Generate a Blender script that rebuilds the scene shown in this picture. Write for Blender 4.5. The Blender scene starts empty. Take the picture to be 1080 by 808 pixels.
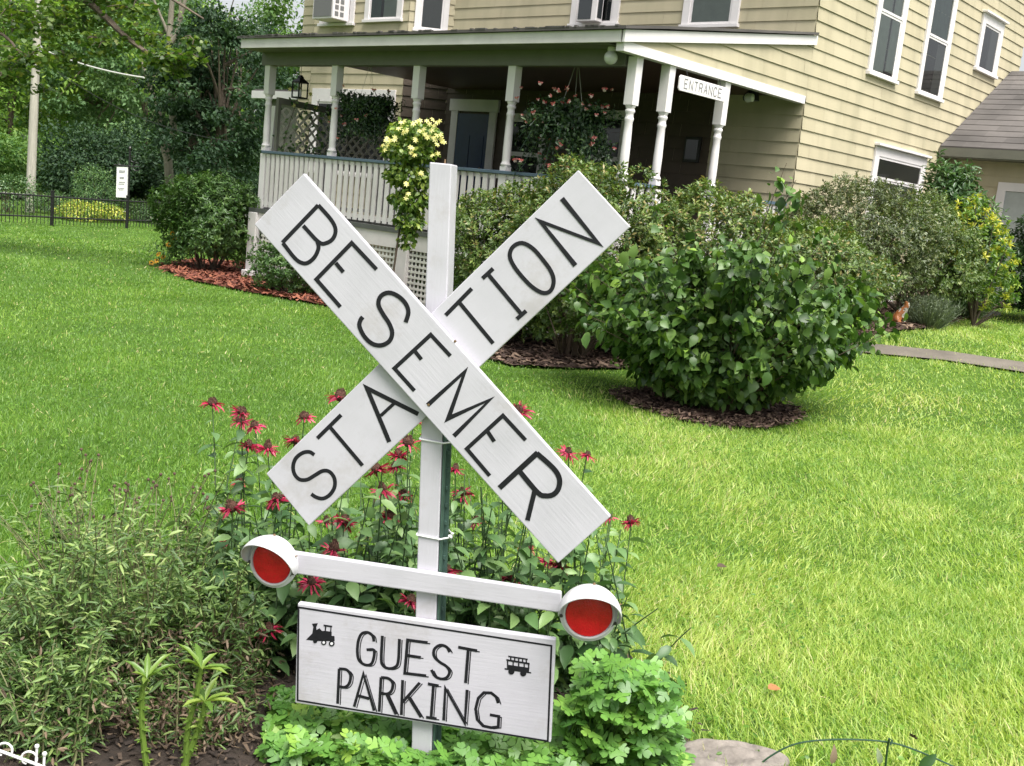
import bpy, bmesh, math, random
import numpy as np
from mathutils import Vector, Matrix

rng = np.random.default_rng(11)
random.seed(11)
SC = bpy.context.scene
COL = SC.collection
R = math.radians

# ------------------------------------------------------------------ camera
CAM = np.array([0.0, 0.0, 1.65])
PITCH, ROLL, F = R(9.8), R(5.97), 1135.0          # F in pixels of a 1080 px wide frame
fw = np.array([0, math.cos(PITCH), -math.sin(PITCH)])
u0 = np.array([0, math.sin(PITCH), math.cos(PITCH)])
r0 = np.array([1.0, 0, 0])
rt = math.cos(ROLL) * r0 + math.sin(ROLL) * u0
up = -math.sin(ROLL) * r0 + math.cos(ROLL) * u0
cd = bpy.data.cameras.new('camera')
cd.sensor_fit = 'HORIZONTAL'; cd.sensor_width = 36.0; cd.lens = F / 1080 * 36.0
cd.clip_start = 0.05; cd.clip_end = 2000
cam = bpy.data.objects.new('camera', cd); COL.objects.link(cam)
m = Matrix.Identity(4)
for i in range(3):
    m[i][0] = rt[i]; m[i][1] = up[i]; m[i][2] = -fw[i]; m[i][3] = CAM[i]
cam.matrix_world = m
SC.camera = cam

# ------------------------------------------------------------------ light
SUN_EL, SUN_AZ = R(64), R(145)       # azimuth from +Y (the view direction) towards +X: behind, to the right
world = bpy.data.worlds.new('World'); SC.world = world; world.use_nodes = True
nt = world.node_tree; nt.nodes.clear()
sky = nt.nodes.new('ShaderNodeTexSky'); sky.sky_type = 'NISHITA'; sky.sun_disc = False
sky.sun_elevation = SUN_EL; sky.sun_rotation = SUN_AZ
sky.air_density = 1.0; sky.dust_density = 4.0; sky.ozone_density = 1.0
hs = nt.nodes.new('ShaderNodeHueSaturation'); hs.inputs['Saturation'].default_value = 0.22
bg = nt.nodes.new('ShaderNodeBackground'); bg.inputs['Strength'].default_value = 0.08
wo = nt.nodes.new('ShaderNodeOutputWorld')
nt.links.new(sky.outputs[0], hs.inputs['Color']); nt.links.new(hs.outputs[0], bg.inputs['Color'])
nt.links.new(bg.outputs[0], wo.inputs['Surface'])
sl = bpy.data.lights.new('sun', 'SUN'); sl.energy = 2.4; sl.angle = R(40); sl.color = (1.0, 0.965, 0.9)
sun = bpy.data.objects.new('sun', sl); COL.objects.link(sun)
sd = Vector((math.sin(SUN_AZ) * math.cos(SUN_EL), math.cos(SUN_AZ) * math.cos(SUN_EL), math.sin(SUN_EL)))
sun.rotation_euler = sd.to_track_quat('Z', 'Y').to_euler()
vs = SC.view_settings
vs.view_transform = 'Standard'; vs.look = 'None'; vs.gamma = 1.0; vs.use_curve_mapping = False
vs.exposure = 1.5
SC.render.engine = 'CYCLES'
SC.cycles.use_denoising = True
try:
    SC.cycles.denoiser = 'OPENIMAGEDENOISE'
    SC.cycles.denoising_input_passes = 'RGB_ALBEDO_NORMAL'
except Exception:
    pass
SC.cycles.max_bounces = 7; SC.cycles.diffuse_bounces = 2; SC.cycles.glossy_bounces = 3
SC.cycles.transmission_bounces = 4; SC.cycles.transparent_max_bounces = 8
SC.cycles.sample_clamp_indirect = 6
SC.cycles.use_adaptive_sampling = True; SC.cycles.adaptive_threshold = 0.015

# ------------------------------------------------------------------ where things are
P0 = np.array([-4.05, 16.38, 0.0])                       # left front porch column, house origin
HX = np.array([0.76351, -0.64579, 0.0]); HX /= np.linalg.norm(HX)
HY = np.array([-HX[1], HX[0], 0.0])
HYAW = math.atan2(HX[1], HX[0])

def ray(px, py):
    d = fw + (px - 540) / F * rt - (py - 404) / F * up
    return d / np.linalg.norm(d)
def at(px, py, Y):
    d = ray(px, py); return CAM + d * (Y / d[1])
def loc(p):
    d = np.asarray(p) - P0; return np.array([d @ HX, d @ HY, p[2]])
def hit_y(px, py, y0):
    d = ray(px, py); return loc(CAM + d * (((P0 - CAM) @ HY + y0) / (d @ HY)))
def hit_x(px, py, x0):
    d = ray(px, py); return loc(CAM + d * (((P0 - CAM) @ HX + x0) / (d @ HX)))
def W(x, y, z=0.0):
    return P0 + HX * x + HY * y + np.array([0, 0, z])
def S(a, b, x):
    t = np.clip((np.asarray(x, float) - a) / (b - a), 0, 1); return t * t * (3 - 2 * t)
def ground(X, Y):
    X = np.asarray(X, float); Y = np.asarray(Y, float)
    lx = (X - P0[0]) * HX[0] + (Y - P0[1]) * HX[1]; ly = (X - P0[0]) * HY[0] + (Y - P0[1]) * HY[1]
    rise = S(3, 8, lx) * (0.5 * S(-2.2, 5, ly) + 0.25 * S(5, 11, ly))
    fall = -0.6 * S(15, 31, Y) * (1 - S(-4, 0, lx))
    und = 0.02 * np.sin(X * 0.9 + 1) * np.sin(Y * 0.7) * S(4, 8, Y)
    return rise + fall + und
def gpix(px, py):
    d = ray(px, py); t = 1.0
    for _ in range(4000):
        p = CAM + d * t
        if p[2] <= ground(p[0], p[1]): return p
        t += 0.01
    return p
def noise2(X, Y, s, seed=0):
    r = np.random.default_rng(seed); v = np.zeros_like(np.asarray(X, float))
    for k in range(5):
        a = r.uniform(0, 6.28); f = s * (1.0 + 0.45 * k); ph = r.uniform(0, 6.28, 2)
        v += np.sin((X * math.cos(a) + Y * math.sin(a)) * f + ph[0] + 1.3 * np.sin((X * math.sin(a) - Y * math.cos(a)) * f * 0.7 + ph[1]))
    return v / 5

# ------------------------------------------------------------------ materials
MATS = {}
def new_mat(name):
    m = bpy.data.materials.new(name); m.use_nodes = True
    n = m.node_tree; b = n.nodes['Principled BSDF']; return m, n, b
def spec(b, v):
    b.inputs['Specular IOR Level'].default_value = v
def plain(name, col, rough=0.6, noise=0.0, scale=8.0, bump=0.0, bscale=60.0, metal=0.0, sp=0.5, stretch=None, col2=None):
    m, n, b = new_mat(name)
    b.inputs['Roughness'].default_value = rough; b.inputs['Metallic'].default_value = metal; spec(b, sp)
    b.inputs['Base Color'].default_value = (*col, 1)
    tc = n.nodes.new('ShaderNodeTexCoord'); mp = n.nodes.new('ShaderNodeMapping')
    if stretch: mp.inputs['Scale'].default_value = stretch
    n.links.new(tc.outputs['Object'], mp.inputs['Vector'])
    if noise > 0 or col2:
        t = n.nodes.new('ShaderNodeTexNoise'); t.inputs['Scale'].default_value = scale; t.inputs['Detail'].default_value = 6
        t.inputs['Roughness'].default_value = 0.65
        n.links.new(mp.outputs[0], t.inputs['Vector'])
        r = n.nodes.new('ShaderNodeValToRGB')
        c2 = col2 if col2 else tuple(c * (1 - noise) for c in col)
        r.color_ramp.elements[0].color = (*c2, 1); r.color_ramp.elements[1].color = (*col, 1)
        r.color_ramp.elements[0].position = 0.32; r.color_ramp.elements[1].position = 0.62
        n.links.new(t.outputs['Fac'], r.inputs[0]); n.links.new(r.outputs[0], b.inputs['Base Color'])
    if bump > 0:
        t2 = n.nodes.new('ShaderNodeTexNoise'); t2.inputs['Scale'].default_value = bscale; t2.inputs['Detail'].default_value = 5
        n.links.new(mp.outputs[0], t2.inputs['Vector'])
        bp = n.nodes.new('ShaderNodeBump'); bp.inputs['Strength'].default_value = bump; bp.inputs['Distance'].default_value = 0.01
        n.links.new(t2.outputs['Fac'], bp.inputs['Height']); n.links.new(bp.outputs[0], b.inputs['Normal'])
    MATS[name] = m; return m
def board_mat(name, ang):
    m, n, b = new_mat(name); b.inputs['Roughness'].default_value = 0.42; spec(b, 0.4)
    tc = n.nodes.new('ShaderNodeTexCoord'); m1 = n.nodes.new('ShaderNodeMapping'); m1.inputs['Rotation'].default_value = (0, ang, 0)
    m2 = n.nodes.new('ShaderNodeMapping'); m2.inputs['Scale'].default_value = (4.5, 1.0, 75.0)
    n.links.new(tc.outputs['Object'], m1.inputs[0]); n.links.new(m1.outputs[0], m2.inputs[0])
    t = n.nodes.new('ShaderNodeTexNoise'); t.inputs['Scale'].default_value = 1.6; t.inputs['Detail'].default_value = 7; t.inputs['Roughness'].default_value = .65
    n.links.new(m2.outputs[0], t.inputs['Vector'])
    bp = n.nodes.new('ShaderNodeBump'); bp.inputs['Strength'].default_value = 0.18; bp.inputs['Distance'].default_value = 0.004
    n.links.new(t.outputs['Fac'], bp.inputs['Height']); n.links.new(bp.outputs[0], b.inputs['Normal'])
    t2 = n.nodes.new('ShaderNodeTexNoise'); t2.inputs['Scale'].default_value = 7; t2.inputs['Detail'].default_value = 8; n.links.new(tc.outputs['Object'], t2.inputs['Vector'])
    r = n.nodes.new('ShaderNodeValToRGB'); r.color_ramp.elements[0].position = .25; r.color_ramp.elements[1].position = .55
    r.color_ramp.elements[0].color = (0.455, 0.445, 0.487, 1); r.color_ramp.elements[1].color = (0.515, 0.50, 0.552, 1)
    n.links.new(t2.outputs['Fac'], r.inputs[0])
    t3 = n.nodes.new('ShaderNodeTexNoise'); t3.inputs['Scale'].default_value = 3.2; t3.inputs['Detail'].default_value = 9; t3.inputs['Roughness'].default_value = .72; n.links.new(tc.outputs['Object'], t3.inputs['Vector'])
    r3 = n.nodes.new('ShaderNodeValToRGB'); r3.color_ramp.elements[0].position = .36; r3.color_ramp.elements[1].position = .47
    r3.color_ramp.elements[0].color = (.86, .84, .80, 1); r3.color_ramp.elements[1].color = (1, 1, 1, 1); n.links.new(t3.outputs['Fac'], r3.inputs[0])
    mu = n.nodes.new('ShaderNodeMixRGB'); mu.blend_type = 'MULTIPLY'; mu.inputs[0].default_value = 1
    n.links.new(r.outputs[0], mu.inputs[1]); n.links.new(r3.outputs[0], mu.inputs[2]); n.links.new(mu.outputs[0], b.inputs['Base Color'])
    MATS[name] = m
board_mat('board_level', R(1.5)); board_mat('board_falling', R(-42)); board_mat('board_rising', R(49)); board_mat('board_upright', R(90))
def leafy(name, stops, rough=0.45, trans=0.3, sp=0.5, tcol=None):
    """foliage: colour picked per leaf by the 'tint' attribute"""
    m, n, b = new_mat(name)
    b.inputs['Roughness'].default_value = rough; spec(b, sp)
    a = n.nodes.new('ShaderNodeAttribute'); a.attribute_name = 'tint'
    r = n.nodes.new('ShaderNodeValToRGB'); cr = r.color_ramp
    while len(cr.elements) < len(stops): cr.elements.new(0.5)
    for e, (p, c) in zip(cr.elements, stops): e.position = p; e.color = (*c, 1)
    n.links.new(a.outputs['Fac'], r.inputs[0]); n.links.new(r.outputs[0], b.inputs['Base Color'])
    if trans > 0:
        t = n.nodes.new('ShaderNodeBsdfTranslucent'); mx = n.nodes.new('ShaderNodeMixShader')
        g = n.nodes.new('ShaderNodeMixRGB'); g.blend_type = 'MULTIPLY'; g.inputs[0].default_value = 1
        g.inputs[2].default_value = (*(tcol or (1.5, 1.6, 0.7)), 1)
        n.links.new(r.outputs[0], g.inputs[1]); n.links.new(g.outputs[0], t.inputs['Color'])
        mx.inputs[0].default_value = trans
        n.links.new(b.outputs[0], mx.inputs[1]); n.links.new(t.outputs[0], mx.inputs[2])
        n.links.new(mx.outputs[0], n.nodes['Material Output'].inputs['Surface'])
    MATS[name] = m; return m

plain('white_board', (0.70, 0.70, 0.725), 0.45, noise=0.05, scale=5, bump=0.16, bscale=55, stretch=(1, 1, 1))
plain('white_lamp', (0.62, 0.61, 0.635), 0.3, noise=0.06, scale=14, bump=0.05)
plain('letter_black', (0.012, 0.012, 0.016), 0.55, noise=0.4, scale=40, sp=0.3)
plain('red_lens', (0.66, 0.010, 0.018), 0.2, noise=0.3, scale=22, bump=0.22, bscale=240)
plain('bolt', (0.25, 0.16, 0.09), 0.5, metal=0.6)
plain('dark_hole', (0.05, 0.045, 0.04), 0.7)
plain('stake_green', (0.055, 0.105, 0.085), 0.5, noise=0.3, scale=20)
plain('zip', (0.8, 0.8, 0.8), 0.4)
plain('siding_brown_shade', (0.085, 0.062, 0.045), 0.65, noise=0.2, scale=4)  # brown of the door wall, its darkness also carries the porch shade
plain('trim_white', (0.76, 0.725, 0.725), 0.55, noise=0.08, scale=3, bump=0.06)
plain('trim_aged', (0.69, 0.66, 0.645), 0.6, noise=0.15, scale=3, bump=0.1)
plain('sage', (0.15, 0.15, 0.12), 0.6, noise=0.15, scale=3)
plain('rail_blue', (0.10, 0.15, 0.20), 0.5, noise=0.2, scale=5)
plain('floor_grey', (0.10, 0.105, 0.10), 0.5, noise=0.2, scale=4)
plain('ceil_wood', (0.075, 0.034, 0.017), 0.5, noise=0.4, scale=3, stretch=(1, 14, 1))
plain('door_blue', (0.012, 0.03, 0.085), 0.4, noise=0.2)
plain('concrete', (0.155, 0.135, 0.11), 0.7, noise=0.35, scale=2.2, bump=0.4, bscale=40)
plain('foundation', (0.25, 0.24, 0.22), 0.85, noise=0.3, scale=6, bump=0.4)
plain('glass_dark', (0.035, 0.04, 0.043), 0.06, sp=0.6)
plain('curtain', (0.42, 0.45, 0.43), 0.8, noise=0.15, scale=6)
plain('curtain_teal', (0.10, 0.17, 0.15), 0.8, noise=0.3, scale=6)
plain('black_metal', (0.012, 0.012, 0.012), 0.45)
plain('ac_grey', (0.16, 0.16, 0.16), 0.6)
plain('wicker', (0.25, 0.19, 0.13), 0.7, noise=0.4, scale=30)
plain('lattice_old', (0.56, 0.54, 0.46), 0.7, noise=0.25, scale=5)
plain('lattice_white', (0.66, 0.66, 0.60), 0.6, noise=0.15, scale=5)
plain('bark', (0.15, 0.115, 0.085), 0.85, noise=0.5, scale=5, bump=0.8, bscale=22, stretch=(3, 3, .6))
plain('bark_pale', (0.27, 0.24, 0.185), 0.85, noise=0.4, scale=3, bump=0.8, bscale=16, stretch=(3, 3, .6))
plain('balm_stem', (0.06, 0.11, 0.04), 0.6, noise=0.3, scale=20)
plain('weed_stem', (0.16, 0.165, 0.07), 0.7, noise=0.5, scale=20)
plain('twig', (0.085, 0.06, 0.04), 0.8, noise=0.4, scale=20)
plain('pole_wood', (0.46, 0.43, 0.37), 0.85, noise=0.3, scale=3, bump=0.5, bscale=20, stretch=(4, 4, .4))
plain('mulch_red', (0.17, 0.052, 0.028), 0.9, noise=0.6, scale=25, bump=1.0, bscale=40)
plain('mulch_brown', (0.085, 0.05, 0.036), 0.9, noise=0.6, scale=25, bump=1.0, bscale=40)
plain('soil', (0.035, 0.024, 0.017), 0.9, noise=0.6, scale=18, bump=1.0, bscale=40)
plain('stone_tan', (0.24, 0.21, 0.185), 0.85, noise=0.55, scale=14, bump=1.0, bscale=22)
plain('stone_grey', (0.27, 0.28, 0.27), 0.8, noise=0.4, scale=9, bump=0.6, bscale=24)
plain('asphalt', (0.16, 0.16, 0.155), 0.85, noise=0.2, scale=2)
plain('sign_white', (0.82, 0.82, 0.80), 0.5)
plain('sign_grey', (0.16, 0.16, 0.165), 0.6)
plain('wire_white', (0.78, 0.78, 0.76), 0.35)
plain('wire_green', (0.02, 0.06, 0.03), 0.4)
plain('cable', (0.45, 0.45, 0.42), 0.6)
plain('gravel_pale', (0.42, 0.41, 0.37), 0.85, noise=0.3, scale=6)
plain('cone_brown', (0.12, 0.05, 0.03), 0.85, noise=0.5, scale=200, bump=1.0, bscale=500)
plain('globe', (0.62, 0.63, 0.6), 0.12, sp=0.7)
plain('pot_green', (0.05, 0.07, 0.04), 0.6)

# glass that shows what hangs behind it
def glass_mat():
    m, n, b = new_mat('pane_glass')
    t = n.nodes.new('ShaderNodeBsdfTransparent'); g = n.nodes.new('ShaderNodeBsdfGlossy'); g.inputs['Roughness'].default_value = 0.04
    fr = n.nodes.new('ShaderNodeFresnel'); fr.inputs['IOR'].default_value = 1.6
    mx = n.nodes.new('ShaderNodeMixShader')
    t.inputs['Color'].default_value = (0.86, 0.9, 0.88, 1)
    n.links.new(fr.outputs[0], mx.inputs[0]); n.links.new(t.outputs[0], mx.inputs[1]); n.links.new(g.outputs[0], mx.inputs[2])
    n.links.new(mx.outputs[0], n.nodes['Material Output'].inputs['Surface'])
    MATS['pane_glass'] = m
glass_mat()
# yellow siding with tint per board
def siding_mat():
    m, n, b = new_mat('siding'); b.inputs['Roughness'].default_value = 0.65; spec(b, 0.3)
    a = n.nodes.new('ShaderNodeAttribute'); a.attribute_name = 'tint'
    r = n.nodes.new('ShaderNodeValToRGB')
    r.color_ramp.elements[0].color = (0.44, 0.39, 0.265, 1); r.color_ramp.elements[1].color = (0.51, 0.455, 0.318, 1)
    n.links.new(a.outputs['Fac'], r.inputs[0])
    tc = n.nodes.new('ShaderNodeTexCoord'); t = n.nodes.new('ShaderNodeTexNoise'); t.inputs['Scale'].default_value = 1.3; t.inputs['Detail'].default_value = 8
    mp = n.nodes.new('ShaderNodeMapping'); mp.inputs['Scale'].default_value = (2.5, 2.5, 0.5)
    n.links.new(tc.outputs['Object'], mp.inputs[0]); n.links.new(mp.outputs[0], t.inputs['Vector'])
    r2 = n.nodes.new('ShaderNodeValToRGB'); r2.color_ramp.elements[0].position = 0.3; r2.color_ramp.elements[1].position = 0.6
    r2.color_ramp.elements[0].color = (0.84, 0.85, 0.84, 1); r2.color_ramp.elements[1].color = (1, 1, 1, 1)
    n.links.new(t.outputs['Fac'], r2.inputs[0])
    mu = n.nodes.new('ShaderNodeMixRGB'); mu.blend_type = 'MULTIPLY'; mu.inputs[0].default_value = 1
    n.links.new(r.outputs[0], mu.inputs[1]); n.links.new(r2.outputs[0], mu.inputs[2]); n.links.new(mu.outputs[0], b.inputs['Base Color'])
    MATS['siding'] = m
siding_mat()
def shingle_mat():
    m, n, b = new_mat('shingles'); b.inputs['Roughness'].default_value = 0.85
    a = n.nodes.new('ShaderNodeAttribute'); a.attribute_name = 'tint'
    r = n.nodes.new('ShaderNodeValToRGB'); r.color_ramp.elements[0].color = (0.052, 0.047, 0.045, 1); r.color_ramp.elements[1].color = (0.125, 0.113, 0.108, 1)
    tc = n.nodes.new('ShaderNodeTexCoord'); t = n.nodes.new('ShaderNodeTexNoise'); t.inputs['Scale'].default_value = 1.1; t.inputs['Detail'].default_value = 7
    n.links.new(tc.outputs['Object'], t.inputs['Vector'])
    ad = n.nodes.new('ShaderNodeMath'); ad.operation = 'MULTIPLY_ADD'; ad.inputs[1].default_value = 0.5
    n.links.new(a.outputs['Fac'], ad.inputs[0]); 
    sb = n.nodes.new('ShaderNodeMath'); sb.operation = 'MULTIPLY_ADD'; sb.inputs[1].default_value = 2.2; sb.inputs[2].default_value = -0.85
    n.links.new(t.outputs['Fac'], sb.inputs[0]); n.links.new(sb.outputs[0], ad.inputs[2]); n.links.new(ad.outputs[0], r.inputs[0])
    n.links.new(r.outputs[0], b.inputs['Base Color'])
    MATS['shingles'] = m
shingle_mat()
# ground under the grass
def ground_mat():
    m, n, b = new_mat('lawn_ground'); b.inputs['Roughness'].default_value = 0.9; spec(b, 0.1)
    tc = n.nodes.new('ShaderNodeTexCoord')
    t = n.nodes.new('ShaderNodeTexNoise'); t.inputs['Scale'].default_value = 0.9; t.inputs['Detail'].default_value = 9; t.inputs['Roughness'].default_value = 0.7
    n.links.new(tc.outputs['Object'], t.inputs['Vector'])
    r = n.nodes.new('ShaderNodeValToRGB')
    r.color_ramp.elements[0].position = 0.3; r.color_ramp.elements[1].position = 0.7
    r.color_ramp.elements[0].color = (0.035, 0.075, 0.012, 1); r.color_ramp.elements[1].color = (0.085, 0.15, 0.025, 1)
    n.links.new(t.outputs['Fac'], r.inputs[0]); n.links.new(r.outputs[0], b.inputs['Base Color'])
    MATS['lawn_ground'] = m
ground_mat()
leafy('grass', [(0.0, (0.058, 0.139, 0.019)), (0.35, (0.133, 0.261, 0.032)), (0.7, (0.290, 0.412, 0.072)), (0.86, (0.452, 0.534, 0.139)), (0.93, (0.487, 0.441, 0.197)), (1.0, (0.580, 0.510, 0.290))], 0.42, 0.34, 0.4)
leafy('bigleaf', [(0.0, (0.024, 0.06, 0.014)), (0.45, (0.068, 0.14, 0.028)), (0.9, (0.15, 0.245, 0.055)), (1.0, (0.22, 0.36, 0.05))], 0.4, 0.22, 0.4)
leafy('azalea', [(0.0, (0.034, 0.065, 0.016)), (0.45, (0.087, 0.151, 0.030)), (0.8, (0.196, 0.258, 0.062)), (1.0, (0.291, 0.224, 0.090))], 0.42, 0.2)
leafy('azalea_olive', [(0.0, (0.034, 0.048, 0.021)), (0.5, (0.082, 0.116, 0.039)), (0.85, (0.173, 0.210, 0.082)), (1.0, (0.242, 0.221, 0.095))], 0.4, 0.18)
leafy('rhodo', [(0.0, (0.028, 0.075, 0.022)), (0.6, (0.075, 0.15, 0.05)), (1.0, (0.18, 0.27, 0.09))], 0.34, 0.2)
leafy('yellowleaf', [(0.0, (0.06, 0.14, 0.025)), (0.45, (0.16, 0.27, 0.04)), (0.7, (0.50, 0.50, 0.07)), (1.0, (0.78, 0.70, 0.16))], 0.4, 0.25)
leafy('darkleaf', [(0.0, (0.014, 0.034, 0.012)), (0.6, (0.032, 0.075, 0.022)), (1.0, (0.08, 0.14, 0.04))], 0.4, 0.18)
leafy('shrubleaf', [(0.0, (0.03, 0.075, 0.018)), (0.6, (0.075, 0.155, 0.033)), (1.0, (0.17, 0.26, 0.065))], 0.42, 0.22)
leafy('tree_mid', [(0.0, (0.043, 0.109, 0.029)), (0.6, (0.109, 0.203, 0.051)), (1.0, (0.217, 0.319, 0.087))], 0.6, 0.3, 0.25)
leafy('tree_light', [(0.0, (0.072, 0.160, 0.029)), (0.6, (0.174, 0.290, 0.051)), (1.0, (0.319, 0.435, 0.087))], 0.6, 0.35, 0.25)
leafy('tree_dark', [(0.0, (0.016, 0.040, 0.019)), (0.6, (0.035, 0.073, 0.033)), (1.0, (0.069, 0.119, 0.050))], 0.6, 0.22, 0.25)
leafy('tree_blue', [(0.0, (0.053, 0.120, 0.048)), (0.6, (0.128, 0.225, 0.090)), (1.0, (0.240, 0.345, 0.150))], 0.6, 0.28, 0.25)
leafy('maple', [(0.0, (0.029, 0.071, 0.012)), (0.5, (0.071, 0.137, 0.020)), (0.9, (0.132, 0.194, 0.029)), (1.0, (0.199, 0.215, 0.041))], 0.45, 0.4)
leafy('beebalm_leaf', [(0.0, (0.039, 0.094, 0.033)), (0.6, (0.110, 0.209, 0.072)), (1.0, (0.220, 0.341, 0.121))], 0.45, 0.22)
leafy('aster_leaf', [(0.0, (0.034, 0.075, 0.016)), (0.4, (0.095, 0.175, 0.04)), (0.8, (0.215, 0.315, 0.09)), (1.0, (0.38, 0.43, 0.18))], 0.5, 0.25)
leafy('dead_leaf', [(0.0, (0.06, 0.04, 0.025)), (0.6, (0.14, 0.095, 0.06)), (1.0, (0.24, 0.18, 0.12))], 0.7, 0.1)
leafy('columbine', [(0.0, (0.07, 0.18, 0.035)), (0.6, (0.15, 0.32, 0.055)), (1.0, (0.30, 0.46, 0.075))], 0.42, 0.3)
leafy('lily', [(0.0, (0.085, 0.170, 0.025)), (0.6, (0.162, 0.255, 0.043)), (1.0, (0.255, 0.340, 0.076))], 0.4, 0.25)
leafy('lavender', [(0.0, (0.06, 0.09, 0.05)), (0.6, (0.13, 0.17, 0.10)), (1.0, (0.22, 0.26, 0.16))], 0.55, 0.2)
leafy('petal_red', [(0.0, (0.20, 0.010, 0.032)), (0.6, (0.42, 0.018, 0.068)), (1.0, (0.64, 0.06, 0.15))], 0.5, 0.25, tcol=(1.3, .7, .8))
leafy('vine_leaf', [(0.0, (0.05, 0.11, 0.02)), (0.6, (0.13, 0.22, 0.035)), (1.0, (0.30, 0.38, 0.07))], 0.4, 0.3)
leafy('petal_yellow', [(0.0, (0.55, 0.52, 0.12)), (1.0, (0.78, 0.76, 0.34))], 0.5, 0.25, tcol=(1.2, 1.1, .7))
leafy('petal_orange', [(0.0, (0.80, 0.36, 0.02)), (1.0, (0.86, 0.50, 0.03))], 0.5, 0.2, tcol=(1.1, 1, .7))
leafy('fuchsia', [(0.0, (0.55, 0.10, 0.10)), (0.4, (0.66, 0.26, 0.22)), (0.6, (0.74, 0.58, 0.50)), (1.0, (0.78, 0.72, 0.64))], 0.5, 0.25, tcol=(1.2, 1, .9))
leafy('chip_red', [(0.0, (0.06, 0.02, 0.014)), (0.5, (0.18, 0.052, 0.03)), (1.0, (0.30, 0.11, 0.06))], 0.85, 0)
leafy('chip_brown', [(0.0, (0.035, 0.02, 0.015)), (0.6, (0.095, 0.055, 0.04)), (1.0, (0.24, 0.17, 0.12))], 0.85, 0)
leafy('chip_soil', [(0.0, (0.018, 0.012, 0.009)), (0.7, (0.05, 0.034, 0.025)), (1.0, (0.13, 0.09, 0.06))], 0.85, 0)
leafy('fallen', [(0.0, (0.34, 0.15, 0.06)), (1.0, (0.5, 0.25, 0.08))], 0.6, 0.15)
leafy('ceramic', [(0.0, (0.55, 0.20, 0.07)), (0.45, (0.50, 0.17, 0.06)), (0.55, (0.8, 0.76, 0.68)), (1.0, (0.8, 0.76, 0.68))], 0.3, 0)

# ------------------------------------------------------------------ mesh helpers
def raw_mesh(name, V, faces_flat, face_sizes, mat, parent=None, tint=None, smooth=False):
    V = np.asarray(V, np.float32); me = bpy.data.meshes.new(name)
    me.vertices.add(len(V)); me.vertices.foreach_set('co', V.ravel())
    ls = np.asarray(face_sizes, np.int32); fl = np.asarray(faces_flat, np.int32)
    me.loops.add(len(fl)); me.loops.foreach_set('vertex_index', fl)
    me.polygons.add(len(ls)); st = np.zeros(len(ls), np.int32); st[1:] = np.cumsum(ls)[:-1]
    me.polygons.foreach_set('loop_start', st)
    me.polygons.foreach_set('use_smooth', np.full(len(ls), bool(smooth)))
    if tint is not None:
        a = me.attributes.new('tint', 'FLOAT', 'POINT'); a.data.foreach_set('value', np.asarray(tint, np.float32))
    me.materials.append(MATS[mat]); me.update(calc_edges=True)
    o = bpy.data.objects.new(name, me); COL.objects.link(o)
    if parent is not None: o.parent = parent
    return o

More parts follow.
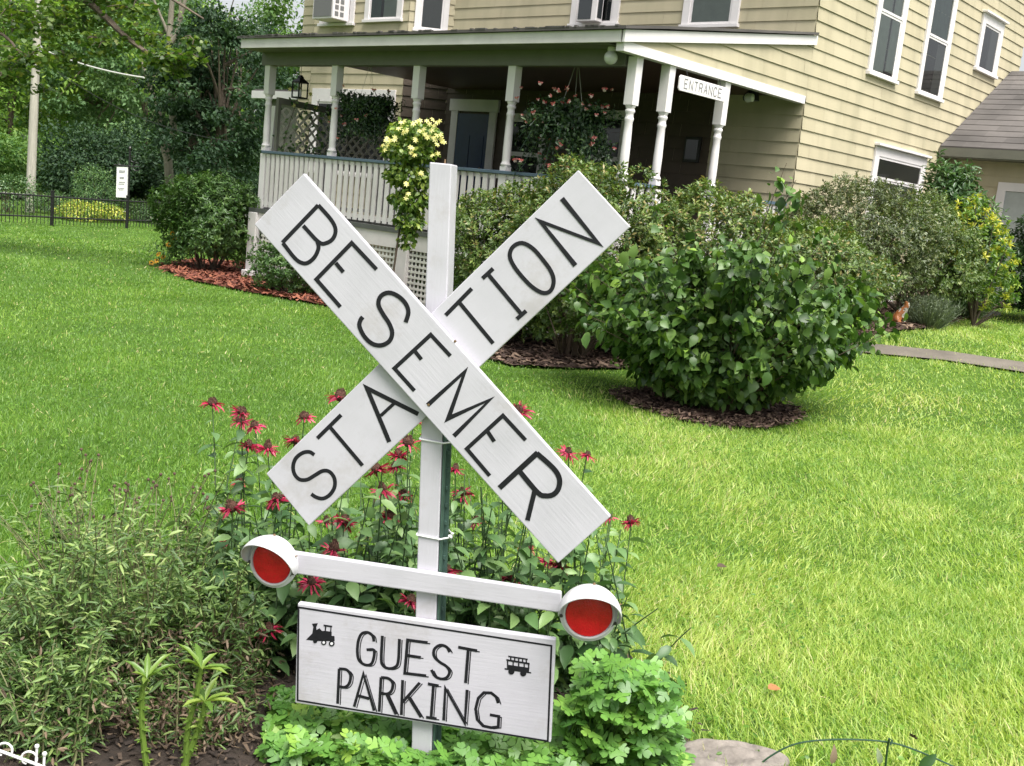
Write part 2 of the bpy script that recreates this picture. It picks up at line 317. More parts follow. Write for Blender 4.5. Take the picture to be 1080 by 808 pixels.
class MB:
    """collects faces of one mesh"""
    def __init__(s): s.v = []; s.f = []; s.t = []; s.T = None
    def add(s, verts, faces, tint=0.5):
        b = len(s.v)
        for p in verts:
            p = np.asarray(p, float)
            if s.T is not None: p = s.T(p)
            s.v.append(p); s.t.append(tint)
        s.f += [tuple(i + b for i in f) for f in faces]
    def box(s, a, b, tint=0.5):
        x0, y0, z0 = a; x1, y1, z1 = b
        s.add([(x0, y0, z0), (x1, y0, z0), (x1, y1, z0), (x0, y1, z0), (x0, y0, z1), (x1, y0, z1), (x1, y1, z1), (x0, y1, z1)],
              [(3, 2, 1, 0), (4, 5, 6, 7), (0, 1, 5, 4), (1, 2, 6, 5), (2, 3, 7, 6), (3, 0, 4, 7)], tint)
    def hexa(s, p8, tint=0.5):
        s.add(p8, [(3, 2, 1, 0), (4, 5, 6, 7), (0, 1, 5, 4), (1, 2, 6, 5), (2, 3, 7, 6), (3, 0, 4, 7)], tint)
    def prism(s, poly, off, tint=0.5):
        n = len(poly); off = np.asarray(off, float)
        A = [np.asarray(p, float) for p in poly]; B = [p + off for p in A]
        s.add(A + B, [tuple(range(n))[::-1], tuple(range(n, 2 * n))] + [(i, (i + 1) % n, n + (i + 1) % n, n + i) for i in range(n)], tint)
    def tube(s, pts, rad, n=6, tint=0.5, cap=True):
        pts = [np.asarray(p, float) for p in pts]
        if np.isscalar(rad): rad = [rad] * len(pts)
        rings = []; ref = None
        for i, p in enumerate(pts):
            d = pts[min(i + 1, len(pts) - 1)] - pts[max(i - 1, 0)]; d = d / (np.linalg.norm(d) + 1e-9)
            if ref is None:
                ref = np.cross(d, (0, 0, 1.0)) if abs(d[2]) < .9 else np.cross(d, (1.0, 0, 0))
            a = ref - d * (ref @ d); a /= np.linalg.norm(a) + 1e-9; ref = a; b = np.cross(d, a)
            rings.append([p + rad[i] * (a * math.cos(2 * math.pi * k / n) + b * math.sin(2 * math.pi * k / n)) for k in range(n)])
        V = [q for r_ in rings for q in r_]; Fc = []
        for i in range(len(pts) - 1):
            for k in range(n):
                Fc.append((i * n + k, i * n + (k + 1) % n, (i + 1) * n + (k + 1) % n, (i + 1) * n + k))
        if cap: Fc += [tuple(range(n))[::-1], tuple((len(pts) - 1) * n + k for k in range(n))]
        s.add(V, Fc, tint)
    def lathe(s, prof, c=(0, 0, 0), n=16, axis=None, tint=0.5):
        """prof: (r, h) pairs; axis: (a, b, h) basis vectors"""
        c = np.asarray(c, float)
        A, B, H = axis if axis is not None else (np.array([1., 0, 0]), np.array([0, 1., 0]), np.array([0, 0, 1.]))
        V = []; Fc = []
        for (r_, h) in prof:
            for k in range(n):
                t = 2 * math.pi * k / n; V.append(c + r_ * (A * math.cos(t) + B * math.sin(t)) + H * h)
        for i in range(len(prof) - 1):
            for k in range(n):
                Fc.append((i * n + k, i * n + (k + 1) % n, (i + 1) * n + (k + 1) % n, (i + 1) * n + k))
        if prof[0][0] > 1e-6: Fc.append(tuple(range(n))[::-1])
        if prof[-1][0] > 1e-6: Fc.append(tuple((len(prof) - 1) * n + k for k in range(n)))
        s.add(V, Fc, tint)
    def build(s, name, mat, parent=None, smooth=False, bevel=0.0, tint=True):
        V = np.array(s.v); flat = [i for f in s.f for i in f]; sz = [len(f) for f in s.f]
        o = raw_mesh(name, V, flat, sz, mat, parent, s.t if tint else None, False)
        if smooth:
            o.data.shade_smooth()
            try: o.data.set_sharp_from_angle(angle=R(40))
            except Exception: pass
        if bevel > 0:
            md = o.modifiers.new('bevel', 'BEVEL'); md.width = bevel; md.segments = 2; md.limit_method = 'ANGLE'; md.angle_limit = R(50)
        return o

def empty(name, p, rz=0.0, rot=None):
    o = bpy.data.objects.new(name, None); COL.objects.link(o); o.location = [float(x) for x in p]
    o.rotation_euler = rot if rot else (0, 0, rz); o.empty_display_size = 0.1
    return o
def tag(o, label, cat, group=None):
    o['label'] = label; o['category'] = cat
    if group: o['group'] = group
    return o
def structure(o): o['kind'] = 'structure'; return o
def stuff(o, label=None, cat=None):
    o['kind'] = 'stuff'
    if label: o['label'] = label
    if cat: o['category'] = cat
    return o

# leaf templates: (u along, v across, w up), faces
TPL = {
 'diamond': (np.array([(0, 0, 0), (.45, .5, .08), (1, 0, -.04), (.45, -.5, .08)]), [(0, 2, 1), (0, 3, 2)]),
 'fold': (np.array([(0, 0, 0), (.3, .45, .09), (.7, .42, .04), (1, 0, -.14), (.7, -.42, .04), (.3, -.45, .09), (.5, 0, .0)]),
          [(0, 6, 1), (1, 6, 2), (2, 6, 3), (3, 6, 4), (4, 6, 5), (5, 6, 0)]),
 'ovate': (np.array([(0, 0, 0), (.16, .36, .06), (.42, .52, .07), (.74, .34, -.02), (1, 0, -.2), (.74, -.34, -.02), (.42, -.52, .07), (.16, -.36, .06), (.3, 0, .02), (.65, 0, -.05)]),
          [(0, 8, 1), (1, 8, 2), (2, 8, 9), (2, 9, 3), (3, 9, 4), (4, 9, 5), (5, 9, 6), (6, 9, 8), (6, 8, 7), (7, 8, 0)]),
 'strap': (np.array([(0, -.5, 0), (0, .5, 0), (.4, .5, .05), (.4, -.5, .05), (.75, .4, -.02), (.75, -.4, -.02), (1, 0, -.16)]), [(0, 3, 2, 1), (3, 5, 4, 2), (5, 6, 4)]),
 'blade': (np.array([(0, -.5, 0), (0, .5, 0), (.5, .38, .0), (.5, -.38, .0), (1, 0, 0)]), [(0, 3, 2, 1), (3, 4, 2)]),
 'chip': (np.array([(0, -.5, 0), (0, .5, 0.1), (1, .5, 0.02), (1, -.5, .1)]), [(0, 3, 2, 1)]),
}
_lob = [(0, 0), (.22, .26), (.36, .50), (.56, .58), (.66, .50), (.52, .20), (.74, .30), (.96, .24), (.98, .08), (.93, 0)]
_lob = _lob + [(u, -v) for u, v in _lob[1:-1]][::-1]
TPL['lobed'] = (np.array([(u, v, .05 * abs(v) - .12 * u * u) for u, v in _lob] + [(.5, 0, -.03)]), [(len(_lob), i, (i + 1) % len(_lob)) for i in range(len(_lob))])
_mp = [(0, 0), (.12, .22), (.05, .52), (.30, .42), (.42, .66), (.56, .36), (.78, .28), (1, 0)]
_mp = _mp + [(u, -v) for u, v in _mp[1:-1]][::-1]
TPL['maple'] = (np.array([(u, v, .06 * abs(v) - .1 * u) for u, v in _mp] + [(.35, 0, 0)]), [(len(_mp), i, (i + 1) % len(_mp)) for i in range(len(_mp))])

def norm(a):
    return a / (np.linalg.norm(a, axis=-1, keepdims=True) + 1e-9)
def leaves(name, pos, d, nrm, L, Wd, tpl, mat, parent=None, tint=None, origin=None, bend=None):
    """one mesh of many leaves; pos/d/nrm (N,3), L/Wd (N,)"""
    T, Fc = TPL[tpl]; N = len(pos); k = len(T)
    d = norm(d); b = norm(np.cross(nrm, d)); n = np.cross(d, b)
    L = np.broadcast_to(L, (N,)); Wd = np.broadcast_to(Wd, (N,))
    V = pos[:, None, :] + d[:, None, :] * (T[None, :, 0, None] * L[:, None, None]) + b[:, None, :] * (T[None, :, 1, None] * Wd[:, None, None]) \
        + n[:, None, :] * (T[None, :, 2, None] * L[:, None, None])
    if bend is not None:
        V[:, :, 2] -= (T[None, :, 0] ** 2) * (bend * L)[:, None]
    V = V.reshape(-1, 3)
    if origin is not None: V = V - np.asarray(origin)
    fl = np.array([i for f in Fc for i in f]); sz = np.array([len(f) for f in Fc])
    flat = (fl[None, :] + (np.arange(N) * k)[:, None]).ravel(); szs = np.tile(sz, N)
    if tint is None: tint = rng.random(N)
    return raw_mesh(name, V, flat, szs, mat, parent, np.repeat(tint, k), True)
def rand_dir(n):
    return norm(rng.normal(size=(n, 3)))

#@@SETTING
# ================================================================== SETTING
def bed_poly(pts): return np.array(pts)
def inside(poly, X, Y):
    X = np.asarray(X); Y = np.asarray(Y); c = np.zeros(X.shape, bool); n = len(poly)
    for i in range(n):
        x0, y0 = poly[i]; x1, y1 = poly[(i + 1) % n]
        k = ((y0 > Y) != (y1 > Y)) & (X < (x1 - x0) * (Y - y0) / (y1 - y0 + 1e-12) + x0); c ^= k
    return c
g2 = lambda px, py: gpix(px, py)[:2]
w2 = lambda x, y: W(x, y)[:2]
BED_FRONT = bed_poly([(-3.4, 2.0), (0.62, 2.0), g2(735, 800), g2(700, 740), g2(655, 690), (0.42, 3.6), (0.1, 3.85), (-0.6, 3.95), (-0.95, 3.75), (-1.3, 3.45), (-2.2, 3.3), (-3.4, 3.3)])
BED_BUSH = bed_poly([np.array(g2(748, 432)) + np.array([0.80 * math.cos(t) * (1 + .11 * math.sin(3 * t)), 0.70 * math.sin(t) * (1 + .06 * math.cos(4 * t))]) for t in np.linspace(0, 2 * math.pi, 40)[:-1]])
BED_RED = bed_poly([g2(168, 283), g2(200, 297), g2(260, 309), g2(340, 323), g2(400, 338), w2(4.4, 0.3), w2(0, 0.3), w2(-1.0, 3.2), w2(-3.2, 3.2), w2(-3.0, .8)])
BED_HOUSE = bed_poly([w2(4.4, 0.3), g2(400, 338), g2(470, 366), g2(540, 388), g2(620, 391), g2(700, 390), g2(800, 385), g2(866, 366), g2(900, 362), g2(930, 352), g2(975, 348), g2(1040, 327), g2(1085, 323), w2(11.5, 9.2), w2(6.7, 9.2), w2(6.7, .3)])
PATH_C = [np.array(g2(*q)) for q in [(800, 350), (850, 360), (885, 366), (930, 370), (1000, 377), (1080, 389), (1150, 400)]]
def path_side(c, h):
    L_, R_ = [], []
    for i, p in enumerate(c):
        d = c[min(i + 1, len(c) - 1)] - c[max(i - 1, 0)]; d /= np.linalg.norm(d); q = np.array([-d[1], d[0]])
        L_.append(p + q * h); R_.append(p - q * h)
    return L_, R_
pl_, pr_ = path_side(PATH_C, 0.27)
PATH_POLY = bed_poly(pl_ + pr_[::-1])
HOUSE_POLY = bed_poly([w2(-.1, -.1), w2(6.8, -.1), w2(6.8, 9), w2(13, 9), w2(13, 13), w2(-4.6, 13), w2(-4.6, 3.2)])

def sheet(name, poly, dz, mat, step=0.16, soft=0.0):
    """a thin bed laid on the terrain, cut to a polygon"""
    bm = bmesh.new()
    vs_ = [bm.verts.new((p[0], p[1], 0)) for p in poly]; bm.faces.new(vs_)
    x0, y0 = poly.min(0); x1, y1 = poly.max(0)
    for ax, lo, hi in ((0, x0, x1), (1, y0, y1)):
        k = lo + step
        while k < hi:
            co = (k, 0, 0) if ax == 0 else (0, k, 0); no = (1, 0, 0) if ax == 0 else (0, 1, 0)
            bmesh.ops.bisect_plane(bm, geom=bm.verts[:] + bm.edges[:] + bm.faces[:], plane_co=co, plane_no=no); k += step
    for v in bm.verts:
        v.co.z = float(ground(v.co.x, v.co.y)) + dz + (0.012 * math.sin(v.co.x * 9) * math.sin(v.co.y * 8) if soft else 0)
    bmesh.ops.recalc_face_normals(bm, faces=bm.faces[:])
    me = bpy.data.meshes.new(name); bm.to_mesh(me); bm.free(); me.materials.append(MATS[mat])
    o = bpy.data.objects.new(name, me); COL.objects.link(o); return o

# the ground, one sheet out to the horizon, fine where it is near
xs = np.concatenate([-np.geomspace(24, 600, 14)[::-1], np.arange(-23.5, 16, 0.35), np.geomspace(16.5, 600, 14)])
ys = np.concatenate([[-40, -15, -6, -2], np.arange(0, 40, 0.35), np.geomspace(40.5, 900, 16)])
GX, GY = np.meshgrid(xs, ys); GZ = ground(GX, GY)
nx, ny = len(xs), len(ys)
idx = (np.arange(ny - 1)[:, None] * nx + np.arange(nx - 1)[None, :]).ravel()
fl = np.stack([idx, idx + 1, idx + nx + 1, idx + nx], 1).ravel()
structure(raw_mesh('ground', np.stack([GX, GY, GZ], -1).reshape(-1, 3), fl, np.full(len(idx), 4), 'lawn_ground', smooth=True))
structure(sheet('flower_bed_soil', BED_FRONT, 0.02, 'soil', soft=1))
structure(sheet('mulch_ring', BED_BUSH, 0.02, 'mulch_brown', soft=1))
structure(sheet('red_mulch_bed', BED_RED, 0.03, 'mulch_red', .25, soft=1))
structure(sheet('brown_mulch_bed', BED_HOUSE, 0.03, 'mulch_brown', .25, soft=1))
structure(sheet('path', PATH_POLY, 0.022, 'concrete', .25))
# road beyond the fence
ry = [at(-60, 200, 47)[:2], at(330, 226, 52)[:2]]
rd = (ry[1] - ry[0]) / np.linalg.norm(ry[1] - ry[0]); rq = np.array([-rd[1], rd[0]])
rp = bed_poly([ry[0] - rd * 40 - rq * 2.2, ry[1] + rd * 40 - rq * 2.2, ry[1] + rd * 40 + rq * 2.2, ry[0] - rd * 40 + rq * 2.2])
structure(sheet('road', rp, 0.05, 'gravel_pale', 6.0))

def scatter(poly, n):
    lo, hi = poly.min(0), poly.max(0); out = np.zeros((0, 2))
    while len(out) < n:
        q = rng.uniform(lo, hi, (n * 2, 2)); out = np.concatenate([out, q[inside(poly, q[:, 0], q[:, 1])]])
    return out[:n]
def chips(name, poly, n, mat, L, dz, label, keep=None):
    q = scatter(poly, n) + rng.normal(0, .05, (n, 2))
    if keep is not None: q = q[keep(q)]
    n = len(q); z = ground(q[:, 0], q[:, 1]) + dz
    a = rng.uniform(0, 6.28, n); d = np.stack([np.cos(a), np.sin(a), rng.normal(0, .22, n)], 1)
    nr = np.stack([rng.normal(0, .4, n), rng.normal(0, .4, n), np.ones(n)], 1)
    ln = L * rng.uniform(.5, 1.5, n)
    stuff(leaves(name, np.stack([q[:, 0], q[:, 1], z], 1), d, nr, ln, ln * rng.uniform(.18, .4, n), 'chip', mat), label, 'mulch')
chips('soil_bits', BED_FRONT, 9000, 'chip_soil', .022, .03, 'dark crumbly soil bits in the front flower bed')
chips('mulch_chips_ring', BED_BUSH, 6000, 'chip_brown', .045, .035, 'brown mulch chips ringing the big leafy bush')
chips('red_mulch_chips', BED_RED, 12000, 'chip_red', .075, .045, 'red wood mulch chips beside the porch')
chips('brown_mulch_chips', BED_HOUSE, 14000, 'chip_brown', .07, .045, 'brown mulch chips under the azaleas')

# grass, blade by blade
def lawn_mask(X, Y):
    k = np.ones(X.shape, bool)
    for pl in (BED_FRONT, BED_BUSH, BED_RED, BED_HOUSE, PATH_POLY, HOUSE_POLY): k &= ~inside(pl, X, Y)
    return k
def grass_zone(n, y0, y1, hw):
    """n blades between depths y0 and y1, as wide as hw*y each side"""
    Y = np.sqrt(rng.uniform(y0 * y0, y1 * y1, n)); X = rng.uniform(-1, 1, n) * (hw * Y + 0.4)
    return X, Y
parts_ = []
FENCE_L = at(0, 236, 30.2)[:2]; FENCE_R = at(180, 240.5, 36.0)[:2]
FENCE_D = (FENCE_R - FENCE_L) / np.linalg.norm(FENCE_R - FENCE_L)
for n, y0, y1, wd, ln in ((190000, 2.3, 5.0, .0034, .058), (210000, 5.0, 9.0, .0044, .055), (160000, 9.0, 16.0, .0075, .056), (170000, 16.0, 37.0, .015, .065)):
    X, Y = grass_zone(n, y0, y1, 0.55)
    k = lawn_mask(X + rng.normal(0, .06, n), Y + rng.normal(0, .07, n)); k &= ~inside(HOUSE_POLY, X, Y)
    fs = (X - FENCE_L[0]) * -FENCE_D[1] + (Y - FENCE_L[1]) * FENCE_D[0]
    k &= ~((fs > 2.5) & (X < -2))
    X, Y = X[k], Y[k]; n = len(X)
    pat = noise2(X, Y, 1.6, 3); pat2 = noise2(X, Y, 0.35, 5); clump = noise2(X, Y, 9.0, 8)
    thin = rng.random(n) > np.clip(.5 * clump - .08, 0, .55)
    X, Y, pat, pat2, clump = X[thin], Y[thin], pat[thin], pat2[thin], clump[thin]; n = len(X)
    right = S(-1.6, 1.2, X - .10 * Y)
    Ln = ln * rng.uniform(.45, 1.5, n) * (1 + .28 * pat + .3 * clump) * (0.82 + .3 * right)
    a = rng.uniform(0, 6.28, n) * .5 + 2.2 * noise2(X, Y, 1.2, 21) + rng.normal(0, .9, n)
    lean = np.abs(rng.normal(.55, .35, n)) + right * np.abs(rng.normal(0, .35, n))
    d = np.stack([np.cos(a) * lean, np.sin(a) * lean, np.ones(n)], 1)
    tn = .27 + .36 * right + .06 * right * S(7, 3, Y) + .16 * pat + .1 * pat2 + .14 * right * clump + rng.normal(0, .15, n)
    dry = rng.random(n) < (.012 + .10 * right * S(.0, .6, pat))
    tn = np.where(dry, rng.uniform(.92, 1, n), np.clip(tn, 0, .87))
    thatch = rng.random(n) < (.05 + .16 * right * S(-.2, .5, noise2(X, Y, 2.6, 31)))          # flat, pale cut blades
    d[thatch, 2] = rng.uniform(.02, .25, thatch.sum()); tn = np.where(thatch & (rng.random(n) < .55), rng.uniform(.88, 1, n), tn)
    parts_.append((np.stack([X, Y, ground(X, Y) - .004], 1), d, Ln, wd * rng.uniform(.7, 1.3, n), tn))
pos = np.concatenate([p[0] for p in parts_]); d = np.concatenate([p[1] for p in parts_]); Ln = np.concatenate([p[2] for p in parts_])
wd = np.concatenate([p[3] for p in parts_]); tn = np.concatenate([p[4] for p in parts_])
nr = np.stack([-d[:, 0], -d[:, 1], np.full(len(d), .3)], 1) + rng.normal(0, .5, (len(d), 3))
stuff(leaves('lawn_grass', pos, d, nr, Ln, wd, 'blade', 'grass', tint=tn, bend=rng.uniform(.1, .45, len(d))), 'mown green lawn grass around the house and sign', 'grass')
del parts_
# clover and broad-leaved weeds in the turf
X, Y = grass_zone(26000, 2.6, 13.0, .5); k = lawn_mask(X, Y) & (noise2(X, Y, 1.9, 44) + .35 * noise2(X, Y, 6, 45) > .12); X, Y = X[k], Y[k]; n = len(X)
a = rng.uniform(0, 6.28, n)
stuff(leaves('clover', np.stack([X, Y, ground(X, Y) + rng.uniform(.015, .05, n)], 1), np.stack([np.cos(a), np.sin(a), rng.uniform(-.1, .5, n)], 1), np.stack([rng.normal(0, .4, n), rng.normal(0, .4, n), np.ones(n)], 1),
      rng.uniform(.012, .03, n), rng.uniform(.008, .02, n), 'fold', 'grass', tint=np.clip(rng.normal(.22, .14, n), .0, .6)), 'clover and small weeds growing in the lawn', 'clover')
# ================================================================== HOUSE (local axes: x right along the front, y into the house)
house = tag(empty('house', P0, HYAW), 'two storey pale yellow clapboard house with white columned front porch', 'house')
class Fr:
    """a wall plane: a along the wall (to the right seen from outside), h up, n outward"""
    def __init__(s, o, a):
        s.o = np.array([o[0], o[1], 0.0]); s.a = np.array([a[0], a[1], 0.0]); s.a /= np.linalg.norm(s.a)
        s.n = np.array([s.a[1], -s.a[0], 0.0])
    def __call__(s, p): return s.o + s.a * p[0] + s.n * p[1] + np.array([0, 0, p[2]])
def clip_poly(poly, a, b, c):
    """keep a*u+b*v<=c"""
    out = []
    for i in range(len(poly)):
        p, q = poly[i], poly[(i + 1) % len(poly)]; fp = a * p[0] + b * p[1] - c; fq = a * q[0] + b * q[1] - c
        if fp <= 0: out.append(p)
        if (fp < 0 < fq) or (fq < 0 < fp):
            t = fp / (fp - fq); out.append((p[0] + (q[0] - p[0]) * t, p[1] + (q[1] - p[1]) * t))
    return out
EXPO = 0.178
def siding(mb, fr, a0, a1, z0, z1, clips=(), top_clip=None):
    old = mb.T; mb.T = fr
    z = z0; k = 0
    while z < z1 - 1e-6:
        zt = min(z + EXPO, z1); a = a0 - (0.37 * ((k * 7) % 5) / 5 if True else 0)
        while a < a1 - 1e-6:
            l_, r_ = max(a, a0), min(a + 0.617, a1)
            if r_ - l_ > 1e-3:
                poly = [(l_, z), (r_, z), (r_, zt), (l_, zt)]
                for c in clips: poly = clip_poly(poly, *c) if poly else poly
                if len(poly) >= 3:
                    g = rng.uniform(-.0015, .0015)
                    f = lambda q: .019 + g - .015 * (q[1] - z) / EXPO
                    pv = [(q[0], f(q), q[1]) for q in poly]; t = rng.uniform(.2, .8)
                    mb.add(pv, [tuple(range(len(pv)))], t)
                    lo = [q for q in poly if abs(q[1] - z) < 1e-6]
                    if len(lo) >= 2:
                        u0_, u1_ = min(q[0] for q in lo), max(q[0] for q in lo)
                        mb.add([(u0_, .0, z), (u1_, .0, z), (u1_, .019 + g, z), (u0_, .019 + g, z)], [(0, 1, 2, 3)], t)
            a += 0.62
        z = zt; k += 1
    mb.T = old
Z0, ZT, YW, XR = 0.45, 7.0, 3.85, 6.67
front = Fr((-4.29, YW), (1, 0)); side = Fr((XR, YW), (0, 1))
bayA, bayB, bayC, bayD = (-3.78, YW), (-3.23, 3.30), (-.66, 3.30), (-.11, YW)
mb = MB(); mb.box((-4.29, YW, .1), (XR - .001, YW + .2, ZT))
DB = 5.3                                               # brown round the door; the stretch on to here is browned for porch shade
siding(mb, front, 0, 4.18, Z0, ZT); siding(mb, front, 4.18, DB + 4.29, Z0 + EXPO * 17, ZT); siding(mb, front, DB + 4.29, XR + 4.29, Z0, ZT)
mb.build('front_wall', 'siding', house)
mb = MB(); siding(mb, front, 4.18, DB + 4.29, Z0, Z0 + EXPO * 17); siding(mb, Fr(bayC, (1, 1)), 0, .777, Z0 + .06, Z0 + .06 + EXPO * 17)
pw = mb.build('porch_wall', 'siding_brown_shade', house); pw['label'] = 'dark brown wall round the front door, porch shade in its colour'
mb = MB(); mb.box((XR - .2, YW + .201, .1), (XR, 12.4, ZT))
siding(mb, side, 0, 12.4 - YW, Z0, ZT)
gz = lambda y: 3.42 + (y + .41) * (4.10 - 3.42) / (3.84 + .41)
# the porch gable end, same boards carried forward
gable = Fr((XR, -.36), (0, 1))
mb2_lo = 3.36
siding(mb, gable, 0, YW + .36 - .001, Z0 + EXPO * 16, ZT, clips=[(0, -1, -mb2_lo), (-(4.10 - 3.42) / 4.25, 1, 3.42)])
mb.prism([(XR - .06, -.36, 3.36), (XR - .06, YW, 3.36), (XR - .06, YW, 4.05), (XR - .06, -.36, 3.42)], (.058, 0, 0))
mb.build('side_wall', 'siding', house)
mb = MB(); mb.box((-4.29, 12.2, .1), (XR - .201, 12.4, ZT)); mb.box((-4.289, YW + .201, .1), (-4.09, 12.199, ZT))
mb.build('back_wall', 'siding', house)
mb = MB()
mb.prism([(*bayA, .1), (*bayB, .1), (*bayC, .1), (*bayD, .1)], (0, 0, ZT - .1))
for p, q in ((bayA, bayB), (bayB, bayC), (bayC, bayD)):
    L_ = math.hypot(q[0] - p[0], q[1] - p[1]); siding(mb, Fr(p, (q[0] - p[0], q[1] - p[1])), 0, L_, Z0 + .06 + (EXPO * 17 if p is bayC else 0), ZT)
mb.build('bay', 'siding', house)
mb = MB(); mb.box((-4.27, YW + .02, -.5), (XR - .03, 12.3, .44)); mb.box((-4.2, 3.36, -.5), (-.3, YW, .42)); mb.build('foundation', 'foundation', house)
# main roof, above the picture
mb = MB()
for s_ in (1, -1):
    ym = 8.12; ye = ym - s_ * 4.75
    mb.hexa([(-4.7, ye, ZT - .1), (XR + .4, ye, ZT - .1), (XR + .4, ym, 9.6), (-4.7, ym, 9.6), (-4.7, ye, ZT + .06), (XR + .4, ye, ZT + .06), (XR + .4, ym, 9.78), (-4.7, ym, 9.78)] if s_ > 0 else
            [(XR + .4, ye, ZT - .1), (-4.7, ye, ZT - .1), (-4.7, ym, 9.6), (XR + .4, ym, 9.6), (XR + .4, ye, ZT + .06), (-4.7, ye, ZT + .06), (-4.7, ym, 9.78), (XR + .4, ym, 9.78)])
rf = mb.build('roof', 'shingles', house)
mb = MB()
for x0 in (-4.28, XR - .19): mb.prism([(x0, YW, ZT), (x0, 12.4, ZT), (x0, 8.12, 9.5)], (.18, 0, 0))
mb.build('gable_wall', 'siding', house)

def window(fr, a0, a1, z0, z1, casing=.10, split=.5, back='glass_dark', curtain=None, cap=False, head=.0):
    mb = MB(); mb.T = fr; t = .045
    mb.box((a0, .004, z0), (a0 + casing, t, z1)); mb.box((a1 - casing, .004, z0), (a1, t, z1))
    mb.box((a0 + casing, .004, z1 - casing - head), (a1 - casing, t, z1)); mb.box((a0 - .02, .004, z0 - .05), (a1 + .02, t + .03, z0))
    if cap: mb.box((a0 - .03, .004, z1), (a1 + .03, t + .06, z1 + .035))
    w = mb.build('window', 'trim_white', house, bevel=.004)
    i0, i1, j0, j1 = a0 + casing, a1 - casing, z0, z1 - casing - head
    mb = MB(); mb.T = fr; q = .035; zm = j0 + (j1 - j0) * split
    def sash(b0, b1, t0, t1):
        mb.box((i0, t0, b0), (i0 + q, t1, b1)); mb.box((i1 - q, t0, b0), (i1, t1, b1))
        mb.box((i0 + q, t0, b0), (i1 - q, t1, b0 + q)); mb.box((i0 + q, t0, b1 - q), (i1 - q, t1, b1))
    if split: sash(j0, zm + q / 2, .006, .028); sash(zm + q / 2 + .001, j1, .010, .036)
    else: sash(j0, j1, .006, .03)
    mb.build('sash', 'trim_white', w)
    mb = MB(); mb.T = fr; mb.add([(i0, .0215, j0), (i1, .0215, j0), (i1, .0215, j1), (i0, .0215, j1)], [(0, 1, 2, 3)]); mb.build('pane', 'pane_glass', w)
    mb = MB(); mb.T = fr; mb.add([(i0, .0195, j0), (i1, .0195, j0), (i1, .0195, j1), (i0, .0195, j1)], [(0, 1, 2, 3)]); mb.build('room', back, w)
    if curtain:
        for (c0, c1, e0, e1, m_) in curtain:
            mb = MB(); mb.T = fr; n = 18; V = []; Fc = []
            for k in range(n + 1):
                u = i0 + (i1 - i0) * (c0 + (c1 - c0) * k / n); y_ = .0203 + .0005 * math.sin(k * 1.9)
                V += [(u, y_, j0 + (j1 - j0) * e0), (u, y_, j0 + (j1 - j0) * e1)]
            for k in range(n): Fc.append((2 * k, 2 * k + 2, 2 * k + 3, 2 * k + 1))
            mb.add(V, Fc); mb.build('curtain', m_, w)
    return w
sy = lambda px, py: hit_x(px, py, XR)[1] - YW
window(side, 1.76, 2.83, 3.98, 5.75, .13, .52, curtain=[(0, .52, 0, 1, 'curtain'), (.60, 1.0, .05, 1, 'curtain')])
window(side, 3.68, 4.79, 3.96, 5.72, .13, .53, curtain=[(0, 1, .55, 1, 'curtain_teal'), (.55, 1, 0, .5, 'ac_grey')], cap=True)
window(side, 6.08, 7.22, 4.70, 5.62, .16, .0, curtain=[(.5, 1, 0, 1, 'ac_grey')], cap=True)
window(side, 2.47, 4.58, 1.90, 2.98, .15, .62, cap=True, curtain=[(0, 1, .64, 1, 'ac_grey'), (0, 1, 0, .60, 'curtain')])
b_ = hit_x(930, 308, XR)
window(side, b_[1] - YW - .42, b_[1] - YW + .42, b_[2] - .18, b_[2] + .16, .09, .0, back='curtain')
window(front, 2.49 + 4.29, 3.42 + 4.29, 4.40, 6.0, .12, .5)
window(front, 4.57 + 4.29, 5.50 + 4.29, 4.34, 6.0, .12, .5, curtain=[(0, 1, 0, 1, 'curtain')])
bf = Fr(bayB, (1, 0)); br = Fr(bayC, (1, 1))
window(bf, .18, 1.15, 4.43, 6.0, .10, .5)
window(bf, 1.44, 2.42, 4.47, 6.0, .12, .5, curtain=[(0, .4, 0, 1, 'curtain_teal'), (.5, 1, 0, 1, 'curtain')])
window(br, .10, .68, 4.32, 6.0, .09, .5, curtain=[(0, 1, 0, 1, 'ac_grey')])
window(bf, .12, 2.42, 1.75, 3.26, .16, .0, head=.08)
# wall inside the porch: door with surround, two windows
window(front, 1.35 + 4.29, 2.25 + 4.29, 1.75, 3.0, .10, .5)
window(front, 2.75 + 4.29, 3.85 + 4.29, 1.7, 3.1, .10, .5)
mb = MB(); mb.box((.08, YW - .06, 1.08), (.24, YW - .021, 3.0)); mb.box((.98, YW - .06, 1.08), (1.14, YW - .021, 3.0)); mb.box((.04, YW - .075, 3.0), (1.18, YW - .021, 3.2))
mb.build('door_frame', 'trim_aged', house, bevel=.004)
mb = MB(); mb.box((.24, YW - .05, 1.08), (.98, YW - .022, 2.96))
for z_ in (1.25, 2.0):
    for x_ in (.32, .65): mb.box((x_, YW - .058, z_), (x_ + .25, YW - .0495, z_ + .6))
dr = mb.build('door', 'door_blue', house)
mb = MB(); mb.tube([(.90, YW - .1, 2.05), (.90, YW - .05, 2.05)], .022, 8); mb.build('door_handle', 'bolt', dr)

